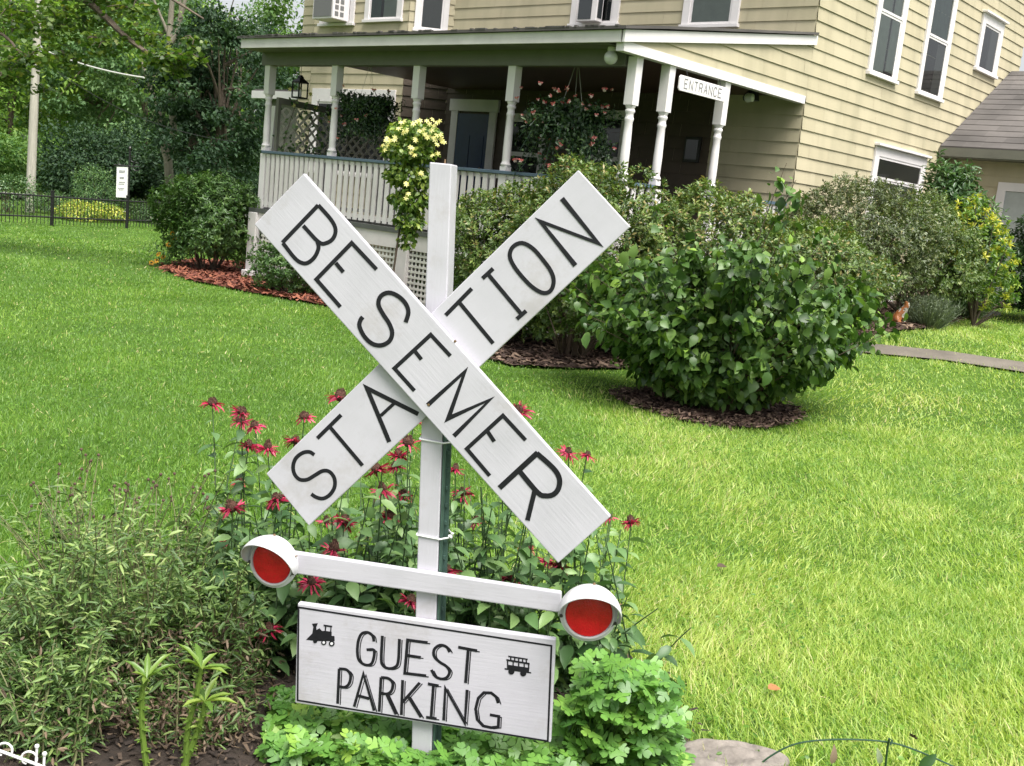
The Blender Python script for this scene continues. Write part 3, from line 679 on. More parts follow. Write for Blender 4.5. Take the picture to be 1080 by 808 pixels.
# ---- porch
mb = MB(); mb.box((-.12, -.12, 1.02), (XR + .02, YW - .03, 1.08)); mb.build('porch_floor', 'floor_grey', house)
mb = MB(); mb.box((.06, .10, 3.37), (XR - .08, YW - .02, 3.395)); mb.build('porch_ceiling', 'ceil_wood', house)
mb = MB(); mb.box((-.12, -.05, 3.17), (6.48, .09, 3.345)); mb.box((-.09, -.38, 3.346), (6.48, .09, 3.36)); mb.build('porch_beam', 'sage', house)
mb = MB(); mb.box((-.10, -.44, 3.352), (XR - .001, -.40, 3.475)); mb.build('fascia', 'trim_aged', house)
mb = MB(); mb.box((6.585, -.39, 3.27), (6.69, YW - .025, 3.372)); mb.build('side_beam', 'trim_white', house)
mb = MB(); mb.hexa([(XR + .022, -.44, 3.352), (XR + .05, -.44, 3.352), (XR + .05, YW + .02, 4.045), (XR + .022, YW + .02, 4.045),
                    (XR + .022, -.44, 3.475), (XR + .05, -.44, 3.475), (XR + .05, YW + .02, 4.165), (XR + .022, YW + .02, 4.165)]); mb.build('rake_board', 'trim_white', house)
mb = MB()
mb.hexa([(-.15, -.48, 3.478), (XR + .08, -.48, 3.478), (XR + .08, .3, 3.612), (-.15, .3, 3.612), (-.15, -.48, 3.51), (XR + .08, -.48, 3.51), (XR + .08, .3, 3.644), (-.15, .3, 3.644)])
mb.hexa([(.02, .301, 3.612), (XR + .08, .301, 3.612), (XR + .08, YW - .02, 4.17), (.02, YW - .02, 4.17), (.02, .301, 3.644), (XR + .08, .301, 3.644), (XR + .08, YW - .02, 4.20), (.02, YW - .02, 4.20)])
mb.build('porch_roof', 'shingles', house)
mb = MB()
for k in range(60):                                   # ragged shingle edge and debris along the eave
    x_ = rng.uniform(-.1, XR); mb.box((x_, -.485, 3.505), (x_ + rng.uniform(.03, .12), -.44, 3.515 + rng.uniform(0, .012)))
mb.build('shingle_edge', 'shingles', house)

def column_mb(x, y, ztop, zb=1.94, ped=True):
    mb = MB(); w = .059
    mb.box((x - w, y - w, 2.76), (x + w, y + w, ztop))
    mb.box((x - w * .82, y - w * .82, zb), (x + w * .82, y + w * .82, zb + .055))
    mb.lathe([(.056, zb + .056), (.066, zb + .075), (.056, zb + .095), (.046, zb + .115), (.050, zb + .135), (.052, zb + .30), (.048, 2.45), (.044, 2.58), (.052, 2.60), (.052, 2.62), (.044, 2.635), (.044, 2.67), (.056, 2.69), (.056, 2.705), (.046, 2.72), (.062, 2.757)], (x, y, 0), 14)
    if ped: mb.box((x - .06, y - .045, 1.085), (x + .06, y + .075, 1.895))
    return mb
for x_, y_, zt in ((0, .03, 3.17), (1.54, .03, 3.17), (3.18, .03, 3.17), (4.82, .03, 3.17), (6.56, .03, 3.27), (6.60, .62, 3.27), (6.60, 1.85, 3.27)):
    column_mb(x_, y_, zt).build('column', 'trim_white', house, smooth=True)
cx = [0, 1.54, 3.18, 4.82, 6.56]
for i in range(4):
    x0, x1 = cx[i] + .06, cx[i + 1] - .06
    mb = MB(); mb.box((x0 - .06, -.05, 1.9), (x1 + .06, .10, 1.94)); rl = mb.build('railing', 'rail_blue', house, bevel=.006)
    mb = MB(); mb.box((x0, .0, 1.845), (x1, .05, 1.899)); mb.box((x0, .0, 1.14), (x1, .05, 1.19))
    n = int((x1 - x0) / .118)
    for k in range(n):
        x_ = x0 + .03 + (x1 - x0 - .06) * (k + .5) / n; mb.box((x_ - .036, -.022, 1.11), (x_ + .036, -.002, 1.89))
    mb.build('balusters', 'trim_aged', rl)
# the railing's left and right returns
for xx, ya, yb in ((0.0, .12, YW - .06), (6.60, .10, .55), (6.60, 1.92, YW - .06)):
    mb = MB(); mb.box((xx - .06, ya, 1.9), (xx + .06, yb, 1.94)); rl = mb.build('railing', 'rail_blue', house)
    mb = MB(); mb.box((xx - .02, ya, 1.14), (xx + .02, yb, 1.19))
    n = max(2, int((yb - ya) / .118))
    for k in range(n):
        y_ = ya + (yb - ya) * (k + .5) / n; mb.box((xx + .021, y_ - .036, 1.11), (xx + .04, y_ + .036, 1.89))
    mb.build('balusters', 'trim_aged', rl)
# skirt: white band and square lattice
mb = MB(); mb.box((-.1, -.10, .82), (XR, -.06, 1.018)); mb.box((XR - .04, -.059, .82), (XR, YW - .03, 1.018)); mb.box((-.1, -.059, .82), (-.06, YW - .5, 1.018)); mb.build('skirt_board', 'trim_aged', house)
mb = MB()
x_ = .2
while x_ < 6.5: mb.box((x_, -.075, .05), (x_ + .030, -.069, .82)); x_ += .072
z_ = .10
while z_ < .80: mb.box((.18, -.083, z_), (6.5, -.0755, z_ + .030)); z_ += .072
y_ = .1
while y_ < 3.7: mb.box((XR - .03, y_, .3), (XR - .024, y_ + .03, .82)); y_ += .072
z_ = .35
while z_ < .80: mb.box((XR - .0235, .05, z_), (XR - .017, 3.7, z_ + .030)); z_ += .072
mb.build('skirt_lattice', 'lattice_white', house)
for px_ in (0.0, 3.3, 6.55):
    mb = MB(); mb.box((px_ - .10, -.14, -.15), (px_ + .10, .06, 1.016)); mb.box((px_ - .14, -.18, -.15), (px_ + .14, .10, .14)); mb.build('pier', 'trim_aged', house, bevel=.01)
mb = MB()
for k in range(4): mb.box((XR + .03 + k * .27, .72, -.1), (XR + .03 + (k + 1) * .27, 1.78, .88 - k * .19))
mb.build('steps', 'floor_grey', house)
# downpipe and grey wing at the far left
RWX = hit_y(268, 74, 4.75)[0]
mb = MB(); mb.hexa([(-.40, .25, -.1), (-.26, .25, -.1), (-.26, .33, -.1), (-.40, .33, -.1), (-.27, .25, 2.62), (-.13, .25, 2.62), (-.13, .33, 2.62), (-.27, .33, 2.62)]); mb.build('corner_brace', 'trim_white', house)
mb = MB(); mb.box((RWX + .2, 5.0, -.2), (-4.30, 10.0, 3.2)); mb.build('rear_wing_wall', 'sage', house)
mb = MB(); mb.box((RWX, 4.72, 3.2), (-4.31, 4.78, 3.36)); mb.box((-4.4, 4.80, .2), (-4.31, 4.99, 3.19)); mb.build('rear_wing_trim', 'trim_white', house)
mb = MB(); mb.hexa([(RWX, 4.79, 3.25), (-4.31, 4.79, 3.25), (-4.31, 10.2, 3.9), (RWX, 10.2, 3.9), (RWX, 4.79, 3.4), (-4.31, 4.79, 3.4), (-4.31, 10.2, 4.05), (RWX, 10.2, 4.05)]); mb.build('rear_wing_roof', 'shingles', house)

# ---- low wing on the right with the shingled roof
WY = 9.32
wf = Fr((XR + .02, WY), (1, 0))
mb = MB(); mb.box((XR + .021, WY, .2), (13.2, WY + .18, 3.15)); siding(mb, wf, 0, 6.5, .5, 3.14)
mb.box((13.02, WY + .181, .2), (13.2, 14.4, 3.15))
mb.build('wing_wall', 'siding', house)
mb = MB()
def slope(y0, z0, y1, z1, x0, x1, th):
    n = 15; L_ = math.hypot(y1 - y0, z1 - z0)
    for k in range(n):
        f0, f1 = k / n, (k + 1) / n; x = x0 - rng.uniform(0, .3)
        while x < x1:
            l_, r_ = max(x, x0), min(x + .3, x1); t = rng.uniform(.1, .9)
            if r_ - l_ > .01:
                ya, yb = y0 + (y1 - y0) * f0, y0 + (y1 - y0) * f1; za, zb = z0 + (z1 - z0) * f0, z0 + (z1 - z0) * f1
                mb.add([(l_, ya, za + .014), (r_, ya, za + .014), (r_, yb, zb + .003), (l_, yb, zb + .003), (l_, ya, za - .004), (r_, ya, za - .004)], [(0, 1, 2, 3), (4, 5, 1, 0)], t)
            x += .3
    mb.hexa([(x0, y0, z0 - th), (x1, y0, z0 - th), (x1, y1, z1 - th), (x0, y1, z1 - th), (x0, y0, z0 - .006), (x1, y0, z0 - .006), (x1, y1, z1 - .006), (x0, y1, z1 - .006)], .4)
slope(8.93, 3.23, 11.90, 4.92, XR + .03, 13.6, .1)
mb.hexa([(XR + .03, 11.901, 4.82), (13.6, 11.901, 4.82), (13.6, 14.9, 3.13), (XR + .03, 14.9, 3.13), (XR + .03, 11.901, 4.914), (13.6, 11.901, 4.914), (13.6, 14.9, 3.23), (XR + .03, 14.9, 3.23)], .4)
mb.build('wing_roof', 'shingles', house)
mb = MB(); mb.box((XR + .03, 8.90, 3.07), (13.6, 8.926, 3.215)); mb.box((XR + .03, 8.9265, 3.05), (13.5, WY - .03, 3.075)); mb.build('wing_gutter', 'sage', house)
d0 = hit_y(1053, 200, WY)[0]
mb = MB(); mb.box((d0, WY - .06, .6), (d0 + .14, WY - .022, 2.72)); mb.box((d0 + 1.0, WY - .06, .6), (d0 + 1.14, WY - .022, 2.72)); mb.box((d0 + .14, WY - .06, 2.58), (d0 + 1.0, WY - .022, 2.72))
wdr = mb.build('wing_door', 'trim_white', house)
mb = MB(); mb.box((d0 + .14, WY - .04, .6), (d0 + 1.0, WY - .022, 2.58)); mb.build('door_leaf', 'curtain', wdr)

# ================================================================== THINGS ON THE HOUSE
def hroot(name, label, cat, x, y, z, group=None, rz=0):
    return tag(empty(name, W(x, y, z), HYAW + rz), label, cat, group)
ac = hroot('air_conditioner', 'white window air conditioner sticking out of an upper bay window', 'air conditioner', -2.50, 3.25, 4.44)
mb = MB(); mb.box((-.29, -.36, 0), (.29, .02, .40)); mb.build('casing', 'trim_white', ac, bevel=.012)
mb = MB(); mb.box((-.25, -.372, .04), (.25, -.361, .37)); mb.build('rear_grille', 'ac_grey', ac)
mb = MB()
for z_ in (.06, .17, .28):
    for y_ in (-.32, -.2): mb.box((.291, y_, z_), (.296, y_ + .08, z_ + .075))
mb.build('side_vents', 'ac_grey', ac)
ac2 = hroot('air_conditioner', 'grey boxed air conditioner in an upper window above the porch roof', 'air conditioner', 2.98, YW - .06, 4.40)
mb = MB(); mb.box((-.22, -.16, 0), (.16, .0, .38)); mb.build('casing', 'trim_white', ac2, bevel=.01)
mb = MB(); mb.box((-.19, -.169, .03), (.06, -.161, .35)); mb.build('rear_grille', 'glass_dark', ac2)
mb = MB(); mb.box((.161, -.14, .05), (.166, -.03, .34)); mb.build('side_vents', 'glass_dark', ac2)

# ENTRANCE board
GLY = {
 'E': [[(1, 1), (0, 1), (0, 0), (1, 0)], [(0, .52), (.8, .52)]], 'N': [[(0, 0), (0, 1), (1, 0), (1, 1)]], 'T': [[(0, 1), (1, 1)], [(.5, 1), (.5, 0)]],
 'R': [[(0, 0), (0, 1), (.7, 1), (.95, .85), (.95, .65), (.7, .5), (0, .5)], [(.5, .5), (1, 0)]], 'A': [[(0, 0), (.5, 1), (1, 0)], [(.2, .35), (.8, .35)]],
 'C': [[(1, .8), (.75, 1), (.3, 1), (0, .75), (0, .25), (.3, 0), (.75, 0), (1, .2)]],
}
def ribbon(pts, w, closed=False):
    """mitred strip along 2D points -> left/right outlines"""
    pts = [np.asarray(p, float) for p in pts]; n = len(pts); Lf, Rt = [], []
    for i in range(n):
        if closed: a, b = pts[i - 1], pts[(i + 1) % n]
        else: a, b = (pts[i - 1] if i else None), (pts[i + 1] if i < n - 1 else None)
        p = pts[i]
        d1 = (p - a) / (np.linalg.norm(p - a) + 1e-12) if a is not None else None; d2 = (b - p) / (np.linalg.norm(b - p) + 1e-12) if b is not None else None
        if d1 is None: d1 = d2
        if d2 is None: d2 = d1
        n1 = np.array([-d1[1], d1[0]]); n2 = np.array([-d2[1], d2[0]]); mm = n1 + n2; ml = np.linalg.norm(mm)
        if ml < .35: mm = n1; sc = 1.0
        else: mm = mm / ml; sc = min(1 / max(mm @ n1, .3), 2.6)
        Lf.append(p + mm * w / 2 * sc); Rt.append(p - mm * w / 2 * sc)
    return Lf, Rt
def stroke(mb, pts, w, place, z, closed=False):
    """a painted stroke: raised strip with sides; place(a, b, h) -> 3D"""
    Lf, Rt = ribbon(pts, w, closed); n = len(pts); V = []; Fc = []
    for l_, r_ in zip(Lf, Rt): V += [place(l_[0], l_[1], z), place(r_[0], r_[1], z), place(l_[0], l_[1], -.0004), place(r_[0], r_[1], -.0004)]
    m_ = n if closed else n - 1
    for i in range(m_):
        a, b = 4 * i, 4 * ((i + 1) % n); Fc += [(a, a + 1, b + 1, b), (a + 2, a, b, b + 2), (a + 1, a + 3, b + 3, b + 1)]
    if not closed: Fc += [(0, 2, 3, 1), (4 * (n - 1), 4 * (n - 1) + 1, 4 * (n - 1) + 3, 4 * (n - 1) + 2)]
    mb.add(V, Fc)
es = hroot('entrance_sign', 'small white board lettered ENTRANCE hanging between the side porch columns', 'sign', 6.71, 1.24, 3.10)
L0, L1 = -.56, .48
mb = MB(); mb.prism([(0, L0, -.06), (0, L0 + .02, -.085), (0, L1 - .02, -.085), (0, L1, -.06), (0, L1, .06), (0, L1 - .02, .085), (0, L0 + .02, .085), (0, L0, .06)], (.02, 0, 0)); mb.build('board', 'trim_white', es, bevel=.003)
mb = MB(); k = 0
for i, ch in enumerate('ENTRANCE'):
    a0 = L0 + .10 + i * .107
    for st in GLY[ch]:
        stroke(mb, [(a0 + p[0] * .068, -.05 + p[1] * .10) for p in st], .013, lambda a, b, h: (.0205 + h, a, b), .0008 + .0002 * (k % 4)); k += 1
mb.build('lettering', 'sign_grey', es)
mb = MB()
for y_ in (-.4, .34): mb.tube([(.01, y_, .08), (-.02, y_, .17)], .004, 5)
mb.build('hook', 'black_metal', es)
# globes under the eaves
g_ = hit_y(645, 54, -.2)
gl = hroot('porch_light', 'clear glass globe lamp under the front porch eave', 'lamp', g_[0], -.2, 3.20)
mb = MB(); mb.lathe([(.0, .145), (.045, .14), (.045, .10)], n=14); mb.build('fitting', 'trim_aged', gl)
mb = MB(); mb.lathe([(.04, .10)] + [(.075 * math.sin(t), .03 + .075 * math.cos(t)) for t in np.linspace(.55, 3.14, 12)], n=18); mb.build('globe', 'globe', gl, smooth=True)
g_ = hit_x(789, 103, 6.3)
fl_ = hroot('flood_lamp', 'round clear flood lamp on a dark bracket inside the side porch', 'lamp', 6.3, g_[1], g_[2])
mb = MB(); mb.lathe([(.0, -.03), (.05, -.03), (.065, .0), (.05, .07), (.0, .09)], n=14, axis=(np.array([0, 1., 0]), np.array([0, 0, 1.]), np.array([1., 0, 0]))); mb.build('bulb', 'globe', fl_, smooth=True)
mb = MB(); mb.tube([(-.02, 0, 0), (-.1, .12, .02), (-.1, .25, .12)], [.055, .045, .03], 8); mb.lathe([(.0, 0), (.09, .0), (.07, .12), (0, .14)], (-.1, .3, .0), 10); mb.build('bracket', 'black_metal', fl_)
# lantern
l_ = hit_y(316.5, 93, .25)
ln = hroot('lantern', 'black metal candle lantern hanging from the porch beam', 'lantern', l_[0], .25, l_[2] - .15)
mb = MB(); mb.box((-.085, -.085, 0), (.085, .085, .02))
for sx in (-1, 1):
    for sy_ in (-1, 1): mb.box((sx * .078 - .008, sy_ * .078 - .008, .02), (sx * .078 + .008, sy_ * .078 + .008, .22))
mb.box((-.09, -.09, .22), (.09, .09, .235)); mb.build('cage', 'black_metal', ln)
mb = MB(); mb.lathe([(.125, .235), (.05, .29), (.045, .31), (.02, .335), (0, .34)], n=4, axis=(np.array([.7071, .7071, 0]), np.array([-.7071, .7071, 0]), np.array([0, 0, 1.]))); mb.build('hood', 'black_metal', ln)
mb = MB(); mb.tube([(0, 0, .33), (0, 0, .46)], .004, 5); mb.build('hanger', 'black_metal', ln)
mb = MB(); mb.lathe([(.028, .021), (.028, .13), (0, .132)], n=10); mb.build('candle', 'trim_white', ln)
# lattice screen on the left end of the porch
t0 = hit_x(286, 101, .12); t1 = hit_x(342, 113, .12)
tr = hroot('lattice_screen', 'grey diagonal lattice privacy screen at the left porch end, overgrown with a vine', 'screen', .12, .15, 1.95)
ye = 2.9; zh = lambda y: (t0[2] - 1.95) + (t1[2] - t0[2]) / (t1[1] - t0[1]) * (y - t0[1] + .15)
mb = MB(); mb.hexa([(-.03, .0, zh(0) - .09), (.03, .0, zh(0) - .09), (.03, ye, zh(ye) - .09), (-.03, ye, zh(ye) - .09), (-.03, .0, zh(0)), (.03, .0, zh(0)), (.03, ye, zh(ye)), (-.03, ye, zh(ye))])
mb.box((-.03, -.05, 0), (.03, -.001, zh(0))); mb.box((-.03, ye + .001, 0), (.03, ye + .06, zh(ye))); mb.build('frame', 'sage', tr)
mb = MB()
for s_, dx in ((1, .0), (-1, .010)):
    c = -1.2
    while c < ye + 1.2:
        # strip from (c,0) rising with slope s_ until the frame
        pts = []
        for q in np.linspace(0, 1.0, 21):
            y_, z_ = c + s_ * q, q
            if 0.01 <= y_ <= ye - .01 and z_ <= zh(y_) - .085: pts.append((y_, z_))
        if len(pts) > 1:
            (ya, za), (yb, zb) = pts[0], pts[-1]
            mb.hexa([(dx, ya - .025, za), (dx + .007, ya - .025, za), (dx + .007, yb - .025, zb), (dx, yb - .025, zb), (dx, ya + .025, za), (dx + .007, ya + .025, za), (dx + .007, yb + .025, zb), (dx, yb + .025, zb)])
        c += .165
mb.build('lattice', 'lattice_old', tr)
# round-backed chair by the side wall
ch = hit_x(795, 207, 6.0)
ct = hroot('porch_chair', 'brown round-backed wicker chair beside the porch end wall', 'chair', 6.05, ch[1], 1.085, rz=R(-60)); ct.scale = (1, 1, max(.8, (ch[2] + .05 - 1.085) / .92))
mb = MB(); mb.lathe([(.0, .40), (.24, .40), (.25, .43), (.0, .45)], n=16); mb.build('seat', 'wicker', ct)
mb = MB(); A_ = np.array([1., 0, 0])
arc = [(.22 * math.cos(t), .20 + .03 * math.sin(t), .62 + .30 * math.sin(t)) for t in np.linspace(0, math.pi, 13)]
mb.prism(arc, (0, .03, 0)); mb.box((-.22, .2, .45), (.22, .225, .62)); mb.build('backrest', 'wicker', ct)
for a in (45, 135, 225, 315):
    mb = MB(); mb.tube([(.2 * math.cos(R(a)), .2 * math.sin(R(a)), 0), (.19 * math.cos(R(a)), .19 * math.sin(R(a)), .41)], .018, 6); mb.build('leg', 'wicker', ct)
# dark panel on the front wall inside the porch
pn = hroot('wall_panel', 'dark framed rectangular panel hanging on the shaded porch wall', 'panel', 5.04, YW - .05, 2.40)
mb = MB(); mb.box((-.13, -.02, 0), (.13, .02, .36)); mb.build('panel', 'black_metal', pn, bevel=.005)
mb = MB(); mb.box((-.10, -.026, .04), (.10, -.0205, .32)); mb.build('picture', 'glass_dark', pn)
#@@SIGN
# ================================================================== THE CROSSING SIGN
YAW = R(7.5)
SR = np.array([math.cos(YAW), -math.sin(YAW), 0]); SN = np.array([-math.sin(YAW), -math.cos(YAW), 0]); SU = np.array([0, 0, 1.0])
_d = ray(457, 410); SC0 = CAM + _d * (2.85 / _d[1])
def sab(px, py, off):
    """photo measurement -> coordinates (a right, b up) on the sign's plane `off` metres in front of the post face"""
    d = ray(px, py); C = SC0 + SN * off; t = ((C - CAM) @ SN) / (d @ SN); p = CAM + d * t - C
    return np.array([p @ SR, p[2]])
SBASE = np.array([SC0[0], SC0[1], 0.0]) + SR * .02
sign = tag(empty('crossing_sign', SBASE), 'white crossbuck sign lettered BESEMER STATION with two red lamps and a guest parking board', 'sign')
def s3(off):
    o = SC0 + SN * off - SBASE
    return lambda a, b, h=0.0: o + SR * a + SU * b + SN * h
def plank(q4, off, th, name, mat, cham=.0025):
    """q4 photo corners of the front face, thickness th behind it"""
    ab = [sab(*q, off) for q in q4]; f = s3(off); mb = MB()
    mb.prism([f(*p) for p in ab], -SN * th)
    o = mb.build(name, mat, sign, bevel=cham); return o, ab
PT = .020
# post: front face at off 0
ptl, ptr = sab(453, 171, 0), sab(474, 173, 0)
ptr = ptl + (ptr - ptl) / np.linalg.norm(ptr - ptl) * .0585
ax = sab(433.3, 808, 0) - ptl; ax /= np.linalg.norm(ax)
bl = ptl + ax * 1.86; brr = ptr + ax * 1.86
f0 = s3(0)
mb = MB(); mb.prism([f0(*ptl), f0(*bl), f0(*brr), f0(*ptr)], -SN * .082); post = mb.build('post', 'board_upright', sign, bevel=.003)
mb = MB(); c = (ptl + ptr) / 2; mb.tube([f0(c[0] + .004, c[1] - .002, -.035), f0(c[0] + .004, c[1] + .012, -.035)], .0025, 6); mb.build('nail', 'bolt', post)
# green steel stake strapped to the post's right side
sx = (ptr - ptl) / np.linalg.norm(ptr - ptl)
def pst(a, s, h): q = ptl + sx * a + ax * s; return f0(q[0], q[1], h)
mb = MB()
mb.hexa([pst(.0605, .60, -.075), pst(.0655, .60, -.075), pst(.0655, 1.86, -.075), pst(.0605, 1.86, -.075), pst(.0605, .60, -.005), pst(.0655, .60, -.005), pst(.0655, 1.86, -.005), pst(.0605, 1.86, -.005)])
mb.hexa([pst(.066, .60, -.045), pst(.077, .60, -.045), pst(.077, 1.86, -.045), pst(.066, 1.86, -.045), pst(.066, .60, -.037), pst(.077, .60, -.037), pst(.077, 1.86, -.037), pst(.066, 1.86, -.037)])
for k in range(24):
    s_ = .62 + k * .05; mb.hexa([pst(.0665, s_, -.036), pst(.0735, s_, -.036), pst(.0735, s_ + .01, -.036), pst(.0665, s_ + .01, -.036), pst(.0665, s_, -.030), pst(.0735, s_, -.030), pst(.0735, s_ + .01, -.030), pst(.0665, s_ + .01, -.030)])
mb.build('stake', 'stake_green', sign)
for s_, tail in (((sab(445, 463, 0) - ptl) @ ax, 0), ((sab(441, 564, 0) - ptl) @ ax, 1)):
    mb = MB(); ring = [(-.003, .003), (.063, .003), (.088, -.03), (.086, -.05), (.063, -.087), (-.003, -.087), (-.003, .003)]
    pts = [pst(a, s_ + .004 * math.sin(i), h) for i, (a, h) in enumerate(ring)]; mb.tube(pts, .0026, 6)
    if tail: mb.tube([pst(.086, s_, -.028), pst(.094, s_ - .012, -.018)], [.0045, .003], 6); mb.tube([pst(.082, s_ - .002, -.022), pst(.092, s_, -.018)], .004, 6)
    mb.build('zip_tie', 'zip', sign)
# crossbuck blades
OFF2, OFF1 = PT, 2 * PT + .001
b2, _ = plank([(280.6, 499.9), (325.7, 554.7), (664.8, 239.3), (609.9, 179.3)], OFF2, PT - .0005, 'blade', 'board_rising')
b2['label'] = 'lower blade lettered STATION'
b1, _ = plank([(268, 236.9), (588.6, 594), (644, 545.1), (320.3, 182.8)], OFF1, PT - .0005, 'blade', 'board_falling')
b1['label'] = 'upper blade lettered BESEMER'
def paint(parent, name, off, strokes, ox, oy, sc, mat='letter_black', h0=.0006):
    mb = MB(); f = s3(off)
    for k, st in enumerate(strokes):
        pts, w = st[0], st[1]; closed = len(st) > 2 and st[2]
        ab = [sab(ox + p[0] / sc, oy + p[1] / sc, off) for p in pts]
        stroke(mb, ab, w, f, h0 + .00012 * (k % 7), closed)
    return mb.build(name, mat, parent)
def dense(pts, n=4, closed=False):
    """Catmull-Rom through the traced points"""
    P = [np.asarray(p, float) for p in pts]; out = []; m_ = len(P)
    rng_ = range(m_ if closed else m_ - 1)
    for i in rng_:
        p0 = P[(i - 1) % m_] if closed or i > 0 else 2 * P[0] - P[1]; p1 = P[i]; p2 = P[(i + 1) % m_]
        p3 = P[(i + 2) % m_] if closed or i + 2 < m_ else 2 * P[-1] - P[-2]
        for k in range(n):
            t = k / n; out.append(.5 * ((2 * p1) + (-p0 + p2) * t + (2 * p0 - 5 * p1 + 4 * p2 - p3) * t * t + (-p0 + 3 * p1 - 3 * p2 + p3) * t ** 3))
    if not closed: out.append(P[-1])
    return out
w0 = .0108
paint(b1, 'lettering', OFF1, [
    ([(266, 163), (133, 302)], w0),
    (dense([(266, 163), (312, 215), (330, 252), (322, 285), (297, 303), (268, 300), (210, 239)]), w0),
    (dense([(262, 296), (267, 322), (252, 356), (226, 377), (203, 376), (178, 358), (135, 303)]), w0),
    ([(482, 401), (390, 303), (259, 438), (348, 540)], w0),
    ([(331, 377), (359, 411)], w0),
    (dense([(590, 597), (600, 560), (590, 528), (562, 500), (527, 487), (498, 500), (489, 530), (505, 565), (528, 600), (540, 635), (530, 666), (500, 682), (466, 676), (436, 648), (419, 612), (422, 590), (431, 577)]), w0 * 1.08)], 260, 170, 3.513)
paint(b1, 'lettering', OFF1, [
    ([(577, 529), (526, 474), (432, 561), (484, 619)], w0), ([(483, 514), (502, 538)], w0)], 240, 160, 2.4545)
paint(b1, 'lettering', OFF1, [
    ([(74, 166), (212, 42), (150, 216), (305, 146), (171, 281)], w0 * 1.15),
    ([(437, 296), (353, 205), (219, 328), (304, 428)], w0 * 1.0), ([(295, 262), (321, 301)], w0),
    ([(340, 473), (482, 342)], w0 * 1.35),
    (dense([(478, 344), (540, 400), (562, 438), (559, 474), (540, 497), (512, 502), (482, 490), (412, 408)]), w0 * 1.3),
    ([(472, 478), (444, 593)], w0 * 1.2)], 430, 380, 3.513)
paint(b2, 'lettering', OFF2, [
    (dense([(262, 424), (240, 411), (210, 415), (180, 438), (167, 472), (172, 508), (195, 534), (230, 535), (265, 515), (300, 496), (330, 500), (352, 530), (352, 570), (330, 604), (300, 620), (270, 614), (248, 600)]), w0),
    ([(382, 245), (275, 350)], w0), ([(331, 298), (478, 472)], w0),
    ([(598, 366), (498, 125), (728, 241)], w0 * 1.15), ([(560, 248), (620, 193)], w0 * .85)], 270, 380, 4.252)
paint(b2, 'lettering', OFF2, [
    ([(194, 486), (101, 581)], w0), ([(150, 536), (270, 681)], w0),
    ([(232, 450), (270, 415)], w0), ([(251, 434), (371, 578)], w0), ([(354, 594), (387, 565)], w0),
    (dense([(340, 338), (329, 370), (345, 408), (380, 452), (415, 485), (450, 502), (475, 492), (485, 460), (475, 424), (445, 382), (410, 343), (372, 324)], 4, True), w0, True),
    ([(562, 404), (437, 247), (643, 325), (514, 166)], w0 * 1.18)], 440, 160, 3.367)
# bolt holes in the upper blade
mb = MB(); f = s3(OFF1)
for q in ((452, 427), (480, 360)):
    ab = sab(*q, OFF1); mb.lathe([(.0, .0012), (.0035, .001), (.004, -.0003)], f(*ab), 8, (SR, SU, SN))
mb.build('screw', 'bolt', b1)
# lamp bar
plank([(300, 581.0), (300, 603.8), (592, 647), (592, 625)], PT, PT - .0005, 'crossbar', 'board_level', .004)
# parking board
OFFG = PT + .003
gb, _ = plank([(313.8, 636.3), (311, 741.5), (580.8, 783.4), (586, 674.7)], OFFG, .022, 'name_board', 'board_level', .003)
gb['label'] = 'white board lettered GUEST PARKING with a train at each side'
tw, hw = .0084, .0028
def dbl(pts, cl=False, smooth=False, dx=10, dy=4):
    p = dense(pts) if smooth else pts
    return [(p, tw, cl), ([(a[0] + dx, a[1] + dy) for a in p], hw, cl)]
ST = []
ST += dbl([(340, 168), (335, 146), (315, 133), (293, 139), (281, 165), (277, 205), (283, 238), (305, 256), (327, 255), (338, 236), (340, 201), (312, 199)], smooth=True)
ST += dbl([(372, 146), (368, 235), (376, 260), (395, 270), (418, 266), (432, 245), (437, 158)], smooth=True)
ST += dbl([(544, 172), (468, 162), (457, 288), (538, 298)]) + dbl([(463, 220), (518, 228)])
ST += dbl([(628, 208), (615, 188), (590, 182), (569, 198), (569, 225), (590, 246), (615, 262), (627, 282), (618, 303), (597, 310), (573, 300), (558, 275)], smooth=True)
ST += dbl([(660, 189), (732, 203)]) + dbl([(698, 200), (688, 325)])
ST += dbl([(202, 404), (208, 271)]) + dbl([(208, 271), (236, 275), (251, 295), (247, 325), (230, 341), (205, 338)], smooth=True)
ST += dbl([(265, 415), (300, 290), (341, 430)]) + dbl([(279, 373), (322, 384)])
ST += dbl([(360, 434), (367, 304)]) + dbl([(367, 304), (395, 308), (411, 325), (408, 352), (392, 366), (365, 364)], smooth=True) + dbl([(388, 367), (424, 444)])
ST += dbl([(444, 447), (449, 314)]) + dbl([(514, 324), (449, 398)]) + dbl([(470, 376), (519, 455)])
ST += dbl([(545, 328), (586, 336)]) + dbl([(566, 333), (557, 458)]) + dbl([(538, 455), (578, 461)])
ST += dbl([(605, 467), (611, 345), (685, 478), (694, 351)])
ST += dbl([(812, 402), (804, 378), (785, 363), (757, 362), (736, 383), (726, 424), (732, 464), (754, 488), (785, 495), (812, 492), (814, 452), (780, 446)])
paint(gb, 'lettering', OFFG, ST, 300, 630, 3.6, h0=.0005)
paint(gb, 'border', OFFG, [([(54, 38), (1014, 184), (1000, 546), (50, 391)], .0052, True)], 300, 630, 3.6)
